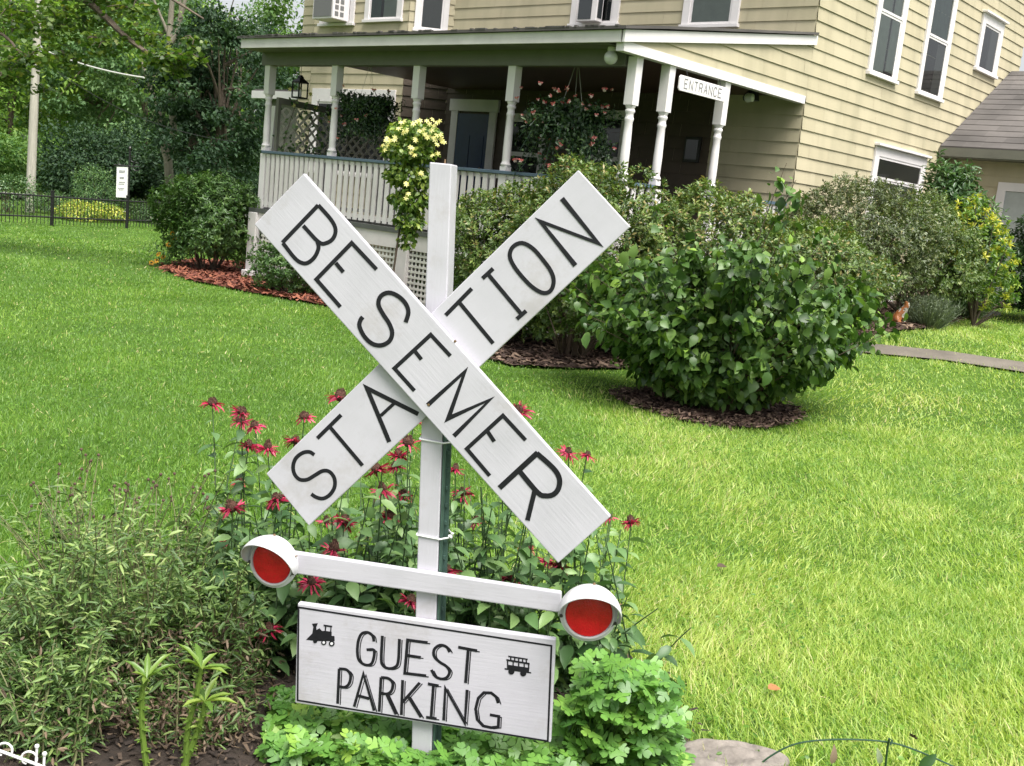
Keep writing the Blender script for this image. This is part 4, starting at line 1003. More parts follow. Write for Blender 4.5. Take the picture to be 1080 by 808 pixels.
def silhouette(name, polys, circles):
    mb = MB(); f = s3(OFFG)
    for k, (pl, hh) in enumerate(polys):
        mb.prism([f(*sab(300 + p[0] / 3.6, 630 + p[1] / 3.6, OFFG), hh) for p in pl], -SN * (hh + .0003))
    for k, (cx_, cy_, r_) in enumerate(circles):
        pts = [f(*sab(300 + (cx_ + r_ * math.cos(t)) / 3.6, 630 + (cy_ + r_ * math.sin(t)) / 3.6, OFFG), .0012 + .0001 * k) for t in np.linspace(0, 2 * math.pi, 15)[:-1]]
        mb.prism(pts, -SN * .0010)
    return mb.build(name, 'letter_black', gb)
silhouette('engine_emblem', [([(82, 161), (105, 138), (190, 147), (191, 166), (120, 166)], .0006), ([(106, 137), (110, 112), (105, 100), (127, 98), (121, 114), (122, 124), (133, 117), (142, 127), (153, 128), (154, 147), (106, 140)], .0007),
    ([(149, 103), (182, 108), (181, 114), (149, 110)], .0008), ([(154, 110), (159, 111), (158, 128), (153, 128)], .0009), ([(175, 113), (179, 114), (178, 130), (174, 130)], .0009), ([(153, 127), (180, 131), (179, 148), (153, 145)], .00075)],
    [(117, 166, 8), (150, 171, 10), (180, 175, 11)])
mb = MB(); f = s3(OFFG)
for cx_, cy_, r_ in ((150, 171, 5), (180, 175, 5.5)):
    mb.prism([f(*sab(300 + (cx_ + r_ * math.cos(t)) / 3.6, 630 + (cy_ + r_ * math.sin(t)) / 3.6, OFFG), .0019) for t in np.linspace(0, 2 * math.pi, 11)[:-1]], -SN * .0003)
mb.build('wheel_gap', 'white_board', gb)
silhouette('carriage_emblem', [([(850, 221), (924, 233), (924, 238), (850, 227)], .0006)] + [([(x, 226 + (x - 856) * .155), (x + 5, 227 + (x - 856) * .155), (x + 5, 238 + (x - 856) * .155), (x, 237 + (x - 856) * .155)], .0007) for x in (857, 872, 887, 902, 916)] +
    [([(843, 234), (931, 249), (931, 256), (843, 241)], .0008), ([(845, 255), (930, 268), (928, 288), (846, 275)], .0009), ([(836, 268), (846, 270), (846, 276), (836, 274)], .0006), ([(928, 283), (937, 284), (937, 289), (928, 288)], .0006)] +
    [([(x, 239 + (x - 845) * .16), (x + 5, 240 + (x - 845) * .16), (x + 5, 260 + (x - 845) * .16), (x, 259 + (x - 845) * .16)], .0007) for x in (845, 866, 887, 908, 925)],
    [(862, 281, 12), (907, 288, 12)])
# the two lamps
def lamp(px, py, yaw, rs, tilt=0.0):
    ab = sab(px, py, .05); c = s3(.05)(*ab)
    n = np.array([-math.sin(YAW + yaw), -math.cos(YAW + yaw), math.sin(tilt)]); n /= np.linalg.norm(n)
    a = np.cross(np.array([0, 0, 1.0]), n); a /= np.linalg.norm(a); b = np.cross(n, a)
    roll = R(-2.5); a, b = a * math.cos(roll) + b * math.sin(roll), -a * math.sin(roll) + b * math.cos(roll)
    AX = (a, b, n)
    root = MB(); root.lathe([(.0, -.045), (.050, -.043), (.062, -.02), (.074 * rs, -.006), (.0755 * rs, .0), (.0745 * rs, .006), (.068 * rs, .009), (.066 * rs, .013), (.0625 * rs, .014), (.0615 * rs, .0085), (.0, .0085)], c, 48, AX)
    lm = root.build('signal_lamp', 'white_lamp', sign, smooth=True)
    lens = MB(); lens.lathe([(.0605 * rs, .0095), (.058 * rs, .0125), (.04 * rs, .0150), (.02 * rs, .0165), (.0, .017)], c, 40, AX); lens.build('lens', 'red_lens', lm, smooth=True)
    # hood: a scooped visor over the upper half
    V, Fc = [], []; nu, nv = 32, 9
    for s_ in (0, 1):
        for i in range(nu + 1):
            t = R(-12) + (math.pi + R(24)) * i / nu
            ex = max(0.0, math.sin((t + R(12)) / (math.pi + R(24)) * math.pi)) ** .85
            for j in range(nv + 1):
                v = j / nv; r_ = (.0790 - s_ * .0022) * rs * (1 + .10 * math.sin(v * 2.4) * ex - .16 * (v * ex) ** 3.0) ; h = .000 + v * ex ** .8 * .072 * rs + .012 * v
                V.append(c + (a * math.cos(t) + b * math.sin(t)) * r_ + n * h)
    k = (nu + 1) * (nv + 1)
    for i in range(nu):
        for j in range(nv):
            q = i * (nv + 1) + j; Fc += [(q, q + 1, q + nv + 2, q + nv + 1), (k + q, k + q + nv + 1, k + q + nv + 2, k + q + 1)]
        q = i * (nv + 1) + nv; Fc.append((q, q + nv + 1, k + q + nv + 1, k + q))
    mb = MB(); mb.add(V, Fc); mb.build('visor', 'white_lamp', lm, smooth=True)
    mb = MB()
    for t, r_ in ((R(-12), .0715), (R(192), .0715)):
        p = c + (a * math.cos(t) + b * math.sin(t)) * r_ * rs + n * .008; mb.lathe([(.0048, 0), (.0045, .003), (.0, .0035)], p, 10, AX)
    mb.build('bolt', 'dark_hole', lm)
    mb = MB()
    for t in (R(90), R(28)):
        p = c + (a * math.cos(t) + b * math.sin(t)) * .0838 * rs + n * .012; mb.lathe([(.004, -.002), (.0035, .002), (.0, .003)], p, 8, (a, n, a * math.cos(t) + b * math.sin(t)))
    mb.build('screw', 'bolt', lm)
    mb = MB(); p = [c + (a * math.cos(t) + b * math.sin(t)) * r_ * rs + n * .0105 for t, r_ in ((R(-10), .072), (R(-50), .066))]; mb.tube(p, .0012, 5); mb.build('wire', 'dark_hole', lm)
    return lm
lamp(288.5, 592.5, R(9), .98); lamp(621.0, 646.5, R(-8), 1.04)
#@@PLANTS
# ================================================================== SHRUBS
def stems_mesh(name, paths, mat, parent, n=5):
    mb = MB()
    for pts, ra in paths: mb.tube(pts, ra, n, cap=False)
    return mb.build(name, mat, parent, smooth=True, tint=False)
def noisy_r(dirs, amp, seed):
    r = np.random.default_rng(seed); v = np.zeros(len(dirs))
    for k in range(7):
        w_ = r.normal(size=3) * r.uniform(1.5, 5.0); v += np.sin(dirs @ w_ + r.uniform(0, 6.28)) / (1 + .25 * np.linalg.norm(w_))
    return 1 + amp * v
def shrub(name, label, cat, base, size, nleaf, L, Wd, tpl, mat, seed, group=None, amp=.22, shell=(.62, 1.0), low=.12, droop=.25, clump=0, stemn=22, tint_new=0.0, bark='twig', lean=(0, 0), extra=None, flat=.85, foliage='foliage'):
    """a bush: leafy shell with an uneven outline, thinner inside, on many stems. size = (rx, ry, h)"""
    r = np.random.default_rng(seed); base = np.array([base[0], base[1], float(ground(base[0], base[1]))]) if len(base) == 2 else np.asarray(base)
    root = tag(empty(name, base), label, cat, group)
    rx, ry, h = size; c = np.array([lean[0] * .5, lean[1] * .5, h * .5])
    n0 = clump if clump else nleaf
    dr = r.normal(size=(n0 * 2, 3)); dr = norm(dr); dr = dr[dr[:, 2] > -.85][:n0]
    rad = noisy_r(dr, amp, seed) * r.uniform(shell[0] ** 2, shell[1] ** 2, len(dr)) ** .5
    P = c + dr * rad[:, None] * np.array([rx, ry, h * .5])
    P[:, 0] += lean[0] * (P[:, 2] / h - .5); P[:, 1] += lean[1] * (P[:, 2] / h - .5)
    if clump:
        k = max(1, nleaf // len(P)); cid = np.repeat(np.arange(len(P)), k)
        tipd = norm(dr + np.array([0, 0, .55]) + r.normal(0, .25, dr.shape))
        ph = r.uniform(0, 6.28, len(cid)); t_ = tipd[cid]
        e1 = norm(np.cross(t_, r.normal(size=t_.shape))); e2 = np.cross(t_, e1)
        sp = r.uniform(.35, 1.25, len(cid))[:, None]
        d = norm(t_ * r.uniform(.05, .75, len(cid))[:, None] + (e1 * np.cos(ph)[:, None] + e2 * np.sin(ph)[:, None]) * sp)
        pos = P[cid] - t_ * (L * r.uniform(0, 1.6, len(cid)))[:, None] + d * L * .12
        nr = norm(t_ + r.normal(0, .3, t_.shape)); lt = r.random(len(P))[cid] * .6 + r.random(len(cid)) * .4; dd = dr[cid]
    else:
        pos = P; d = norm(dr * .8 + r.normal(0, .7, dr.shape) - np.array([0, 0, droop])); dd = dr
        nr = norm(dr * .6 + np.array([0, 0, .9]) + r.normal(0, .45, dr.shape)); lt = r.random(len(P))
    keep = pos[:, 2] > low * h * r.uniform(.6, 1.3, len(pos))
    pos, d, nr, lt, dd = pos[keep], d[keep], nr[keep], lt[keep], dd[keep]
    n = len(pos); ll = L * r.uniform(.6, 1.25, n)
    lt = np.clip(lt * .92, 0, .93); 
    if tint_new: 
        nw = (r.random(n) < tint_new) & (dd[:, 2] > -.1); lt = np.where(nw, r.uniform(.93, 1, n), lt)
    leaves(foliage, pos, d, nr, ll, ll * Wd / L * r.uniform(.8, 1.2, n), tpl, mat, root, lt)
    paths = []
    for k in range(stemn):
        q = P[r.integers(len(P))]; a = r.uniform(0, 6.28); b0 = np.array([.12 * rx * math.cos(a), .12 * ry * math.sin(a), -.03])
        if q[2] < .2 * h: continue
        md = (b0 + q) / 2 + r.normal(0, .06, 3) * h - np.array([q[0], q[1], 0]) * .12
        paths.append(([b0, (b0 + md) / 2 + r.normal(0, .01, 3), md, q], [.016 * h ** .5, .012 * h ** .5, .008, .003]))
    stems_mesh('stems', paths, bark, root)
    return root

# the big-leaved bush on the lawn
BB = np.array([*np.array(g2(752, 433)), 0]); BB[2] = ground(BB[0], BB[1])
bush = tag(empty('leafy_bush', BB), 'big broad-leaved green bush in a mulch ring on the lawn', 'bush')
r = np.random.default_rng(5)
paths, lp, ld, ln_, lt = [], [], [], [], []
def bush_twig(tip, a0=None, nl=34, rad=.010):
    a = r.uniform(0, 6.28) if a0 is None else a0; b0 = np.array([.13 * math.cos(a), .13 * math.sin(a), -.02])
    tip = np.asarray(tip, float); md = b0 * .35 + tip * .55 + np.array([0, 0, .13]) + r.normal(0, .05, 3)
    pts = [b0 * (1 - t) ** 2 + 2 * md * t * (1 - t) + tip * t * t for t in np.linspace(0, 1, 7)]
    paths.append((pts, list(np.linspace(rad, .0022, 7))))
    for k in range(nl):
        t = 1 - abs(r.normal(0, .27)); 
        if t < .32: continue
        p = b0 * (1 - t) ** 2 + 2 * md * t * (1 - t) + tip * t * t + r.normal(0, .045, 3)
        tg = norm(np.array([2 * (1 - t) * (md - b0) + 2 * t * (tip - md)]))[0]
        d = norm(np.array([tg * .45 + r.normal(0, .5, 3) + np.array([0, 0, -.75])]))[0]
        out = np.array([p[0], p[1], 0]); out /= np.linalg.norm(out) + .2
        lp.append(p); ld.append(d); ln_.append(out * .5 + np.array([0, 0, .9]) + r.normal(0, .6, 3)); lt.append(r.random() ** 1.2 * .9)
BR = norm(r.normal(size=(46, 3)))
for k in range(330):
    dr = norm((BR[k % 46] + r.normal(0, .17, 3))[None])[0]
    if dr[2] < -.5 and r.random() < .8: dr[2] = abs(dr[2]) * .6
    q = noisy_r(dr[None], .36, 77)[0] * r.uniform(.66, 1.04)
    bush_twig(np.array([dr[0] * 1.16, dr[1] * 1.0, .76 + dr[2] * .66]) * [q * 1.10 * (.62 + .38 * float(S(0, .75, .76 + dr[2] * .66))), q * (.62 + .38 * float(S(0, .75, .76 + dr[2] * .66))), min(q, 1.2) ** .6], nl=52)
IM = np.array([rt[0], rt[1], 0]); IM /= np.linalg.norm(IM)
def bpx(px, py): return at(px, py, BB[1] - .25) - BB
for px, py, nl in ((829, 172, 26), (838, 190, 30), (846, 208, 30), (880, 240, 30), (893, 265, 30), (900, 300, 36), (912, 322, 40), (925, 335, 26), (941, 350, 18), (640, 250, 26), (625, 290, 30), (872, 320, 40), (618, 340, 24), (690, 215, 24), (860, 345, 30), (668, 385, 40), (850, 395, 30)):
    bush_twig(bpx(px, py) + np.array([0, r.normal(0, .12), 0]), nl=nl, rad=.008)
lp, ld, ln_, lt = map(np.array, (lp, ld, ln_, lt)); k = lp[:, 2] > .10
lp, ld, ln_, lt = lp[k], ld[k], ln_[k], lt[k]
nw = r.random(len(lp)) < .045; lt = np.where(nw, .98, lt)
sz = r.uniform(.038, .125, len(lp)) * np.where(nw, .8, 1)
leaves('foliage', lp, ld, ln_, sz, sz * r.uniform(.55, .82, len(lp)), 'ovate', 'bigleaf', bush, lt)
stems_mesh('stems', paths, 'twig', bush, 5)

# azaleas and other shrubs along the porch and the side wall
AZ = 'shrubs along the porch and side wall'
def pb(px, py): return g2(px, py)
AZK = dict(tpl='diamond', amp=.15, flat=.8)
def az(lab, x, y, size, sd_, mat='azalea', n=34000, cl=2700, L=.052, Wd=.023, new=.08, **k):
    return shrub('azalea', lab, 'shrub', w2(x, y), size, n, L, Wd, 'diamond', mat, sd_, AZ, clump=cl, tint_new=new, amp=.14, low=k.pop('low', .06), shell=(.72, 1.0), stemn=k.pop('stemn', 26), **k)
az('olive green azalea in front of the railing beside the crossbuck top', 5.95, -1.0, (.78, .68, 1.72), 21, new=.07)
az('tall azalea under the fuchsia basket by the corner column', 6.95, -1.0, (.88, .75, 2.06), 22, new=.10)
az('bronze tipped azalea in front of the entrance columns', 7.75, .15, (1.0, .85, 1.98), 23, new=.12)
az('azalea hiding the foot of the side wall corner behind the big bush', 7.9, 2.1, (1.05, 1.0, 1.50), 24, new=.08)
az('broad brownish olive shrub under the low side window', 7.55, 3.95, (1.15, 1.1, 1.95), 25, 'azalea_olive', 40000, 3200, .046, .018, .06, low=.30, stemn=34)
az('rounded dull green shrub right of the low side window', 8.0, 5.25, (.95, .95, 1.72), 26, 'azalea', 34000, 2800, .046, .018, .03, low=.26, stemn=40)
shrub('rhododendron', 'tall rhododendron with long leaves against the low side window', 'shrub', w2(7.75, 6.95), (.58, .7, 2.38), 8200, .11, .036, 'fold', 'rhodo', 27, AZ, clump=720, amp=.16, low=.3)
shrub('green_shrub', 'green long-leaved shrub just behind the yellow leaved one', 'shrub', w2(8.25, 6.75), (.55, .6, 1.7), 6000, .10, .032, 'fold', 'rhodo', 28, AZ, clump=620, amp=.18, low=.1)
yv = tag(empty('golden_shrub', W(8.72, 5.85, float(ground(*w2(8.72, 5.85))))), 'yellow leaved shrub between the dull green shrubs and the wing door', 'shrub', AZ)
r = np.random.default_rng(41); dr = norm(r.normal(size=(250, 3))); 
P_ = np.array([0, 0, 1.02]) + dr * np.array([.42, .42, .80]) * r.uniform(.7, 1.05, (250, 1)); P_[:, :2] += np.outer((P_[:, 2] - 1.0) * -.38, IM[:2]); cid = np.repeat(np.arange(250), 10)
t_ = norm(dr + [0, 0, .6])[cid]; e = r.normal(size=(len(cid), 3)); d = norm(t_ * .5 + e * .6)
leaves('foliage', P_[cid], d, norm(t_ + r.normal(0, .3, t_.shape)), r.uniform(.06, .10, len(cid)), r.uniform(.020, .032, len(cid)), 'fold', 'yellowleaf', yv, np.clip(r.random(250)[cid] * .66 + r.uniform(0, .35, len(cid)) * (dr[cid, 2] > -.3), 0, 1))
stems_mesh('stems', [([(0, 0, 0), P_[i] * .5, P_[i]], [.014, .009, .003]) for i in range(0, 250, 12)], 'twig', yv)
shrub('dark_shrub', 'dark evergreen shrub by the wing door at the right edge', 'shrub', w2(9.2, 7.75), (.62, .6, 1.75), 15000, .08, .028, 'fold', 'darkleaf', 29, AZ, clump=900, amp=.15)
shrub('dark_shrub', 'dark evergreen shrub running past the right edge in front of the wing wall', 'shrub', w2(9.9, 8.1), (.85, .75, 1.95), 15000, .08, .028, 'fold', 'darkleaf', 30, AZ, clump=900, amp=.15)
shrub('shrub', 'dark leafy shrub in the red mulch bed left of the porch corner', 'shrub', w2(-.95, -.25), (1.02, .85, 1.62), 24000, .066, .026, 'fold', 'shrubleaf', 31, AZ, clump=1900, amp=.18, low=.08)
shrub('shrub', 'low green shrub in red mulch at the foot of the porch pier', 'shrub', w2(1.75, -.72), (.48, .40, .74), 9000, .05, .018, 'fold', 'shrubleaf', 32, AZ, clump=520, amp=.18, low=.05)
for (px, py, lab, sd_) in ((978, 346, 'feathery grey green lavender clump beside the animal figurine', 61), (1018, 336, 'pale lavender clump between its bushier twin and the grey stones', 62)):
    b = gpix(px, py); r = np.random.default_rng(sd_); n = 900
    lv = tag(empty('lavender', b), lab, 'plant', 'lavender clumps at the path')
    a = r.uniform(0, 6.28, n); q = r.uniform(0, .16, n); bs = np.stack([q * np.cos(a), q * np.sin(a), np.full(n, .0)], 1)
    d = norm(np.stack([np.cos(a) * q * 4, np.sin(a) * q * 4, np.full(n, .8)], 1) + r.normal(0, .2, (n, 3)))
    leaves('stems', bs, d, rand_dir(n), r.uniform(.28, .50, n), .008, 'blade', 'lavender', lv)
    m_ = 3500; i_ = r.integers(n, size=m_); t = r.uniform(.3, 1, m_); 
    leaves('foliage', bs[i_] + d[i_] * (t * .42)[:, None], norm(d[i_] + r.normal(0, .6, (m_, 3))), rand_dir(m_), r.uniform(.03, .06, m_), .007, 'blade', 'lavender', lv)

# black-eyed flowers by the left shrub
r = np.random.default_rng(8)
fb = gpix(172, 282); yf = tag(empty('yellow_flowers', fb), 'clump of yellow orange daisies at the left edge of the red mulch', 'flowers')
def daisy_petals(name, heads, rad, parent, mat, npet=11):
    P_, D_, N_ = [], [], []
    for h_, nv in heads:
        nv = nv / np.linalg.norm(nv); e1 = np.cross(nv, [.3, .2, 1.]); e1 /= np.linalg.norm(e1); e2 = np.cross(nv, e1)
        for k in range(npet):
            t = 6.283 * k / npet; P_.append(h_); D_.append(e1 * math.cos(t) + e2 * math.sin(t)); N_.append(nv)
    n = len(P_); return leaves(name, np.array(P_), np.array(D_), np.array(N_), rad, rad * .42, 'fold', mat, parent)
hd = []
for px, py in ((167, 268), (165, 275), (172, 271), (182, 246), (189, 247), (184, 252), (178, 258), (160, 277)):
    hd.append((at(px, py, fb[1] + r.uniform(-.15, .15)) - fb, np.array([r.normal(0, .3), -.8, .6])))
for h_, nv in hd: daisy_petals('flower_head', [(h_, nv)], .05, yf, 'petal_orange')
mb = MB()
for h_, nv in hd: mb.lathe([(.014, -.005), (.012, .01), (0, .014)], h_, 8)
mb.build('flower_centres', 'cone_brown', yf)
stems_mesh('stems', [([np.array([h_[0] * .4, h_[1], 0]), h_ * [.8, 1, .6], h_], .004) for h_, _ in hd], 'wire_green', yf)
n = 260; q = np.stack([r.normal(.05, .18, n), r.normal(0, .15, n), r.uniform(.02, .4, n)], 1)
leaves('foliage', q, rand_dir(n) + [0, 0, .3], rand_dir(n) * .5 + [0, 0, 1], .07, .022, 'fold', 'shrubleaf', yf)

# climbing standard with yellow flowers in front of the railing
vb = W(4.0, -.95, 0); vb[2] = ground(vb[0], vb[1])
vine = tag(empty('flowering_vine', vb), 'vine trained on a thin stake with pale yellow flowers in front of the railing', 'plant')
r = np.random.default_rng(12); crown = []
vy = vb[1]
for (px, py, wpx, n) in ((437, 140, 58, 620), (431, 160, 60, 760), (432, 185, 54, 640), (432, 210, 44, 480), (431, 232, 32, 260), (430, 250, 20, 110)):
    c_ = at(px, py, vy) - vb; s_ = wpx / F * vy / 2
    q = norm(r.normal(size=(n, 3))) * r.uniform(.35, 1, (n, 1)) ** .6 * np.array([s_, s_ * .8, .15]); crown.append(c_ + q)
crown = np.concatenate(crown); n = len(crown); ax_ = crown - np.array([crown[:, 0].mean(), crown[:, 1].mean(), 0]) ; ax_[:, 2] = 0
leaves('foliage', crown, norm(ax_ + r.normal(0, .25, (n, 3)) + [0, 0, -.25]), norm(ax_ * 1.5 + r.normal(0, .35, (n, 3)) + [0, 0, .55]), r.uniform(.045, .085, n), r.uniform(.035, .055, n), 'ovate', 'vine_leaf', vine)
vtop = at(433, 150, vy) - vb; stems_mesh('stake', [([(0, 0, 0), vtop * .5 + [.01, 0, 0], vtop], [.016, .013, .010])], 'twig', vine)
proto_fl = None
for (px, py) in ((459, 132), (464, 141), (466, 150), (462, 126), (452, 129), (443, 128), (449, 142), (440, 149), (430, 155), (435, 160), (431, 137), (426, 140), (410, 152), (406, 157), (412, 147), (447, 136), (436, 133), (421, 134), (445, 184), (430, 195), (428, 208), (460, 160), (417, 145), (455, 138), (465, 146), (458, 146), (427, 128)):
    h_ = at(px, py, vy - .3) - vb
    fl_o = daisy_petals('flower', [(h_ + r.normal(0, .012, 3), np.array([r.normal(0, .4), -1, .5])), (h_ + r.normal(0, .03, 3), np.array([r.normal(0, .4), -.8, .8]))], .038, vine, 'petal_yellow', 6)

# hanging baskets
def basket(label, bx, by, bz, s, nleaf, nfl, seed, hang, cas):
    r = np.random.default_rng(seed)
    b = hroot('hanging_basket', label, 'hanging plant', bx, by, bz, 'hanging baskets on the porch')
    mb = MB(); mb.lathe([(.10 * s, -.12 * s), (.17 * s, .0), (.18 * s, .07 * s), (.165 * s, .07 * s), (.15 * s, .02), (.0, .02)], n=18); mb.build('pot', 'pot_green', b)
    mb = MB()
    for a in (0, 2.09, 4.19): mb.tube([(.17 * s * math.cos(a), .17 * s * math.sin(a), .06 * s), (0, 0, hang)], .003, 4)
    mb.tube([(0, 0, hang), (0.02, 0, hang + .03), (0, 0, hang + .05)], .006, 5); mb.build('hanger', 'cable', b)
    ns = 110; paths = []; lp, ld = [], []
    tips = []
    for k in range(ns):
        a = r.uniform(0, 6.28); ro = s * r.uniform(.25, .62); up_ = s * r.uniform(.02, .42); dn = -s * r.uniform(-.25, cas)
        p0 = np.array([.08 * math.cos(a), .08 * math.sin(a), .05]); p1 = np.array([ro * .6 * math.cos(a), ro * .6 * math.sin(a), up_]); p2 = np.array([ro * math.cos(a), ro * math.sin(a), dn])
        pts = [p0 * (1 - t) ** 2 + 2 * p1 * t * (1 - t) + p2 * t * t for t in np.linspace(0, 1, 6)]; paths.append((pts, .003)); tips.append(p2)
        for j in range(nleaf // ns):
            t = r.uniform(.15, 1); lp.append(p0 * (1 - t) ** 2 + 2 * p1 * t * (1 - t) + p2 * t * t + r.normal(0, .035 * s, 3)); ld.append(r.normal(0, 1, 3) + [0, 0, -.4])
    lp, ld = np.array(lp), np.array(ld); n = len(lp)
    leaves('foliage', lp, ld, norm(lp * [1, 1, .2]) + [0, 0, .7] + r.normal(0, .4, (n, 3)), r.uniform(.035, .07, n), r.uniform(.02, .034, n), 'fold', 'darkleaf' if seed % 2 else 'shrubleaf', b)
    stems_mesh('stems', paths, 'wire_green', b, 4)
    # one blossom: flared sepals above, pale skirt below
    q, dd, tt = [], [], []
    for k in range(5): a = 6.283 * k / 5; q.append((0, 0, 0)); dd.append((math.cos(a), math.sin(a), .25 if k % 2 else -.1)); tt.append(r.uniform(0, .4))
    for k in range(5): a = 6.283 * k / 5 + .5; q.append((0, 0, 0)); dd.append((.45 * math.cos(a), .45 * math.sin(a), -1)); tt.append(r.uniform(.6, 1))
    q, dd, tt = np.array(q, float), np.array(dd, float), np.array(tt)
    src = leaves('blossom', q, dd, norm(np.cross(dd, [0.2, .3, .9])) , .042, .030, 'fold', 'fuchsia', b, tt)
    for k in range(nfl):
        o = src if k == 0 else src.copy()
        if k: COL.objects.link(o); o.parent = b
        a = r.uniform(-2.9, -.1) if k % 5 else r.uniform(0, 3)      # mostly on the open, lit side
        ro = s * r.uniform(.2, .66); zz = s * (r.uniform(-.5, .32) if r.random() < .75 else r.uniform(.2, .45))
        o.location = (ro * math.cos(a), ro * math.sin(a) - .05, zz); o.rotation_euler = (r.normal(0, .5), r.normal(0, .5), r.uniform(0, 6)); sc_ = r.uniform(.5, .95); o.scale = (sc_,) * 3
    return b
h1 = hit_y(600, 150, .35); h2 = hit_y(386, 135, .45)
basket('large hanging fuchsia basket with pink and white blossoms by the corner column', h1[0], .35, h1[2] + .18, 1.08, 8400, 64, 3, 3.36 - h1[2] - .22, .62)
basket('hanging basket of dark leaves with a few pink blossoms behind the second column', h2[0], .45, h2[2] + .22, .86, 6000, 16, 5, 3.36 - h2[2] - .26, .55)
# vine on the lattice, flowers on its top rail
r = np.random.default_rng(14); n = 850; y_ = r.uniform(0, 2.8, n); z_ = r.uniform(-.1, 1.0, n) ; k = (np.sin(y_ * 3) + np.sin(z_ * 7 + y_ * 2) + r.normal(0, .6, n)) > .1; y_, z_ = y_[k], z_[k]; n = len(y_)
pv = tag(empty('lattice_vine', W(.12, .15, 1.95), HYAW), 'leafy vine climbing through the lattice screen with a few yellow and white blooms', 'plant')
q = np.stack([r.normal(.03, .06, n), y_, z_ * np.minimum(1, zh(y_) / 1.0)], 1)
leaves('foliage', q, r.normal(0, 1, (n, 3)) + [.2, 0, -.3], r.normal(0, .5, (n, 3)) + [1, -.3, .5], r.uniform(.05, .09, n), r.uniform(.03, .05, n), 'fold', 'rhodo', pv)
stems_mesh('stems', [([(.02, i * .4, -.8), (.03, i * .4 + .1, .2), (.03, i * .4 + .3, .85)], .005) for i in range(7)], 'twig', pv)
for (y_, z_) in ((.12, .92), (.3, .95), (.5, .9), (.62, .72), (.9, .6), (.2, .7)):
    daisy_petals('blossom', [(np.array([.06, y_, z_]), np.array([.8, -.5, .3]))], .04, pv, 'petal_yellow', 6)

# ================================================================== FIGURINE, STONES
fgp = gpix(948, 343)
fg = tag(empty('animal_figurine', fgp), 'small orange and white sitting animal figurine beside the lavender', 'figurine')
bm = bmesh.new(); V_ = {}
def sk(nm, p): V_[nm] = bm.verts.new(p)
for nm, p in dict(hip=(-.07, 0, .07), belly=(-.025, 0, .13), chest=(.025, 0, .19), neck=(.045, 0, .245), head=(.055, 0, .285), muz=(.098, 0, .275),
                  fl=(.045, -.035, .12), fl2=(.06, -.04, .02), fr=(.045, .035, .12), fr2=(.06, .04, .02), hl=(-.03, -.07, .05), hl2=(.035, -.075, .018), hr=(-.03, .07, .05), hr2=(.035, .075, .018),
                  t1=(-.13, 0, .03), t2=(-.17, -.05, .02), e1=(.045, -.035, .335), e2=(.045, .035, .335)).items(): sk(nm, p)
for a, b in (('hip', 'belly'), ('belly', 'chest'), ('chest', 'neck'), ('neck', 'head'), ('head', 'muz'), ('chest', 'fl'), ('fl', 'fl2'), ('chest', 'fr'), ('fr', 'fr2'), ('hip', 'hl'), ('hl', 'hl2'), ('hip', 'hr'), ('hr', 'hr2'), ('hip', 't1'), ('t1', 't2'), ('head', 'e1'), ('head', 'e2')):
    bm.edges.new((V_[a], V_[b]))
names = list(V_); me = bpy.data.meshes.new('body'); bm.to_mesh(me); bm.free()
bo = bpy.data.objects.new('body', me); COL.objects.link(bo)
sm = bo.modifiers.new('skin', 'SKIN')
rads = dict(hip=.075, belly=.07, chest=.058, neck=.042, head=.05, muz=.022, fl=.024, fl2=.02, fr=.024, fr2=.02, hl=.042, hl2=.02, hr=.042, hr2=.02, t1=.024, t2=.014, e1=.010, e2=.010)
for i, nm in enumerate(names):
    me.skin_vertices[0].data[i].radius = (rads[nm],) * 2; me.skin_vertices[0].data[i].use_root = (nm == 'hip')
ss = bo.modifiers.new('sub', 'SUBSURF'); ss.levels = 2; ss.render_levels = 2
dg = bpy.context.evaluated_depsgraph_get(); ev = bpy.data.meshes.new_from_object(bo.evaluated_get(dg)); ev.name = 'body'
bo.modifiers.clear(); bo.data = ev
co = np.array([v.co[:] for v in ev.vertices])
wht = ((co[:, 0] > .035) & (co[:, 2] > .06) & (co[:, 2] < .25) & (abs(co[:, 1]) < .06)) | (co[:, 2] < .035) | ((co[:, 0] > .075) & (abs(co[:, 1]) < .03)) | (noise2(co[:, 0] * 9, co[:, 2] * 9, 3.0, 4) > .42)
at_ = ev.attributes.new('tint', 'FLOAT', 'POINT'); at_.data.foreach_set('value', wht.astype(np.float32))
ev.materials.clear(); ev.materials.append(MATS['ceramic']); ev.shade_smooth(); bo.parent = fg; fg.rotation_euler = (0, 0, R(-15)); fg.scale = (.98,) * 3
for s_ in (-1, 1):
    mb = MB(); mb.lathe([(.0, -.006), (.006, 0), (0, .006)], (.093, s_ * .024, .297), 8); mb.build('eye', 'black_metal', bo)
